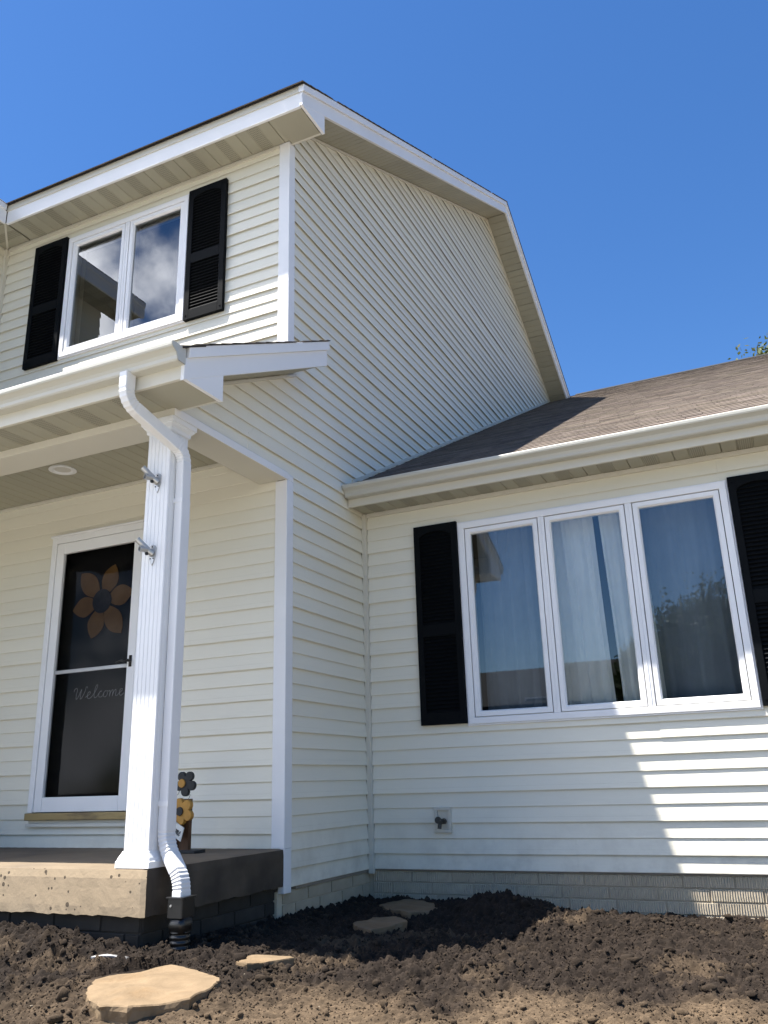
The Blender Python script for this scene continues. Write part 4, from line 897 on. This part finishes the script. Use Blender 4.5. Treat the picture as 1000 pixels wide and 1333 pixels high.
# ------------------------------------------------------------------ trees
def leafmat(name, c1, c2):
    m = mat(name, c1, .6, .25, 6, 0, 10, .35, 0, 0, col2=c2, c2s=1.7, c2lo=.4, c2hi=.65)
    n, l, b = N_(m); geo = n.new('ShaderNodeNewGeometry'); src = b.inputs['Base Color'].links[0].from_socket
    r_ = n.new('ShaderNodeMapRange'); l.new(geo.outputs['Random Per Island'], r_.inputs[0]); r_.inputs[3].default_value = .65; r_.inputs[4].default_value = 1.4
    v = n.new('ShaderNodeVectorMath'); v.operation = 'SCALE'; l.new(src, v.inputs[0]); l.new(r_.outputs[0], v.inputs['Scale']); l.new(v.outputs[0], b.inputs['Base Color'])
    tr = n.new('ShaderNodeBsdfTranslucent'); l.new(v.outputs[0], tr.inputs['Color']); ms = n.new('ShaderNodeMixShader'); ms.inputs[0].default_value = .3
    out = [k for k in n if k.type == 'OUTPUT_MATERIAL'][0]; l.new(b.outputs[0], ms.inputs[1]); l.new(tr.outputs[0], ms.inputs[2]); l.new(ms.outputs[0], out.inputs[0]); return m
leaf_a = leafmat('maple_leaves', (.075, .10, .03), (.13, .14, .07)); leaf_b = leafmat('dark_leaves', (.035, .055, .018), (.055, .075, .025))
def tree(loc, H, cr, ch, nl, ls, m, label, seed, trunk_r=.22):
    g = np.random.default_rng(seed); rd = random.Random(seed); o = empty('tree', loc)
    tk = MB(); ends = []
    tk.sweep([(0, 0, -.1), (.05, .02, H*.2), (-.03, .05, H*.45), (.04, 0, H*.8)], circ(1, 10), scale=[trunk_r*1.25, trunk_r, trunk_r*.7, trunk_r*.18])
    for i in range(22):
        t = rd.uniform(.28, .8); a_ = rd.uniform(0, 6.28); z0_ = H*t; ln = cr*rd.uniform(.5, .9)*(1.15-.5*abs(t-.5)); e = Vector((math.cos(a_)*ln, math.sin(a_)*ln, z0_+ln*rd.uniform(.25, .8)))
        mid = Vector((e.x*.5, e.y*.5, z0_+(e.z-z0_)*.35)); tk.sweep(catmull([(0, 0, z0_), mid, e], 4), circ(1, 6), scale=[.09*trunk_r/.22*(1-.9*j/8) for j in range(9)]); ends.append(e)
    nc = 90; u = g.normal(size=(nc, 3)); u /= np.linalg.norm(u, axis=1)[:, None]; rr_ = g.uniform(.35, 1.0, nc)**.5
    cc_ = u*rr_[:, None]*np.array([cr, cr, ch/2])+np.array([0, 0, H-ch/2]); cc_[:, :2] *= (1-.35*np.clip((cc_[:, 2:3]-(H-ch/2))/(ch/2), 0, 1))
    cs = g.uniform(.15, .30, nc)*cr
    for q in cc_:
        e = min(ends, key=lambda e_: (e_-Vector(q)).length); e0 = e*.6+Vector((0, 0, e.z*.3)); tk.sweep(catmull([e0, (Vector(q)+e0)*.5+Vector((0, 0, .15)), q, Vector(q)+(Vector(q)-e0)*.25], 3), circ(1, 4), scale=[.03*(1-.09*j) for j in range(10)])
    tk.build('trunk', bark, o, True)
    idx = g.integers(0, nc, nl); p = cc_[idx]+g.normal(size=(nl, 3))*cs[idx][:, None]*np.array([.62, .62, .5])
    a_ = g.normal(size=(nl, 3)); a_ /= np.linalg.norm(a_, axis=1)[:, None]; b2_ = np.cross(a_, g.normal(size=(nl, 3))); b2_ /= np.linalg.norm(b2_, axis=1)[:, None]; s = ls*g.uniform(.6, 1.4, nl)[:, None]
    q = np.stack([p-a_*s, p-b2_*s*.55+a_*s*.1, p+a_*s, p+b2_*s*.55+a_*s*.1], 1).reshape(-1, 3); f = np.arange(nl*4).reshape(-1, 4)
    npmesh('crown', q, f, m, False, o); tag(o, label, 'tree'); return o
tree((5.0, 23.5, -.5), 14.9, 2.9, 7.5, 30000, .085, leaf_a, 'leafy tree rising behind the wing roof ridge', 3)
tree((.7, -27, -.8), 8.0, 3.0, 7.0, 60000, .075, leaf_b, 'round dark tree across the street mirrored in the wing window', 5)
tree((-2.2, -28.5, -.8), 6.6, 1.8, 5.6, 26000, .075, leaf_b, 'smaller dark tree across the street beside the round one', 8)
tree((4.6, -30, -.8), 7.4, 2.6, 6.4, 30000, .075, leaf_b, 'broad dark tree across the street past the round one', 9)

# ------------------------------------------------------------------ houses across the street (seen mirrored in the panes)
def nhouse(loc, wx, dy, hw, pitch, label, ridge='x'):
    o = empty('neighbour_house', loc); tag(o, label, 'house')
    if ridge == 'x':
        rz = hw+pitch*dy/2; wl = MB().yz([(-dy/2, 0), (dy/2, 0), (dy/2, hw), (0, rz), (-dy/2, hw)], -wx/2, wx/2)
        e = .35; rf = MB()
        for s in (-1, 1): rf.prism([(-wx/2-e, s*(dy/2+e), hw-pitch*e+.02), (-wx/2-e, 0, rz+.02), (-wx/2-e, 0, rz+.17), (-wx/2-e, s*(dy/2+e), hw-pitch*e+.17)], (wx+2*e, 0, 0))
    wo = wl.build('wall', nsid, o); ro = rf.build('roof', nroof, o)
    for fl in ((1.0, 2.2),) if hw < 4 else ((1.0, 2.2), (3.7, 4.9)):
        nw = max(2, int(wx/2.6))
        for i in range(nw):
            xx = -wx/2+wx*(i+.5)/nw; wn = MB().box(xx-.5, xx+.5, dy/2-.02, dy/2+.05, fl[0], fl[1]).build('window', white, o, False, .01); MB().box(xx-.43, xx+.43, dy/2+.051, dy/2+.06, fl[0]+.07, fl[1]-.07).build('pane', nglass, wn)
    dn_ = MB().box(-.5+wx*.18, .45+wx*.18, dy/2-.02, dy/2+.045, .1, 2.15).build('door', sillm, o, False, .01)
    return o
nhouse((-10.6, -34.5, -.8), 10.0, 7.5, 4.6, .50, 'low grey house across the street at the left', 'x')
nhouse((-3.6, -36.5, -.8), 8.2, 8.0, 5.2, .42, 'wider grey house across the street behind the dark trees', 'x')
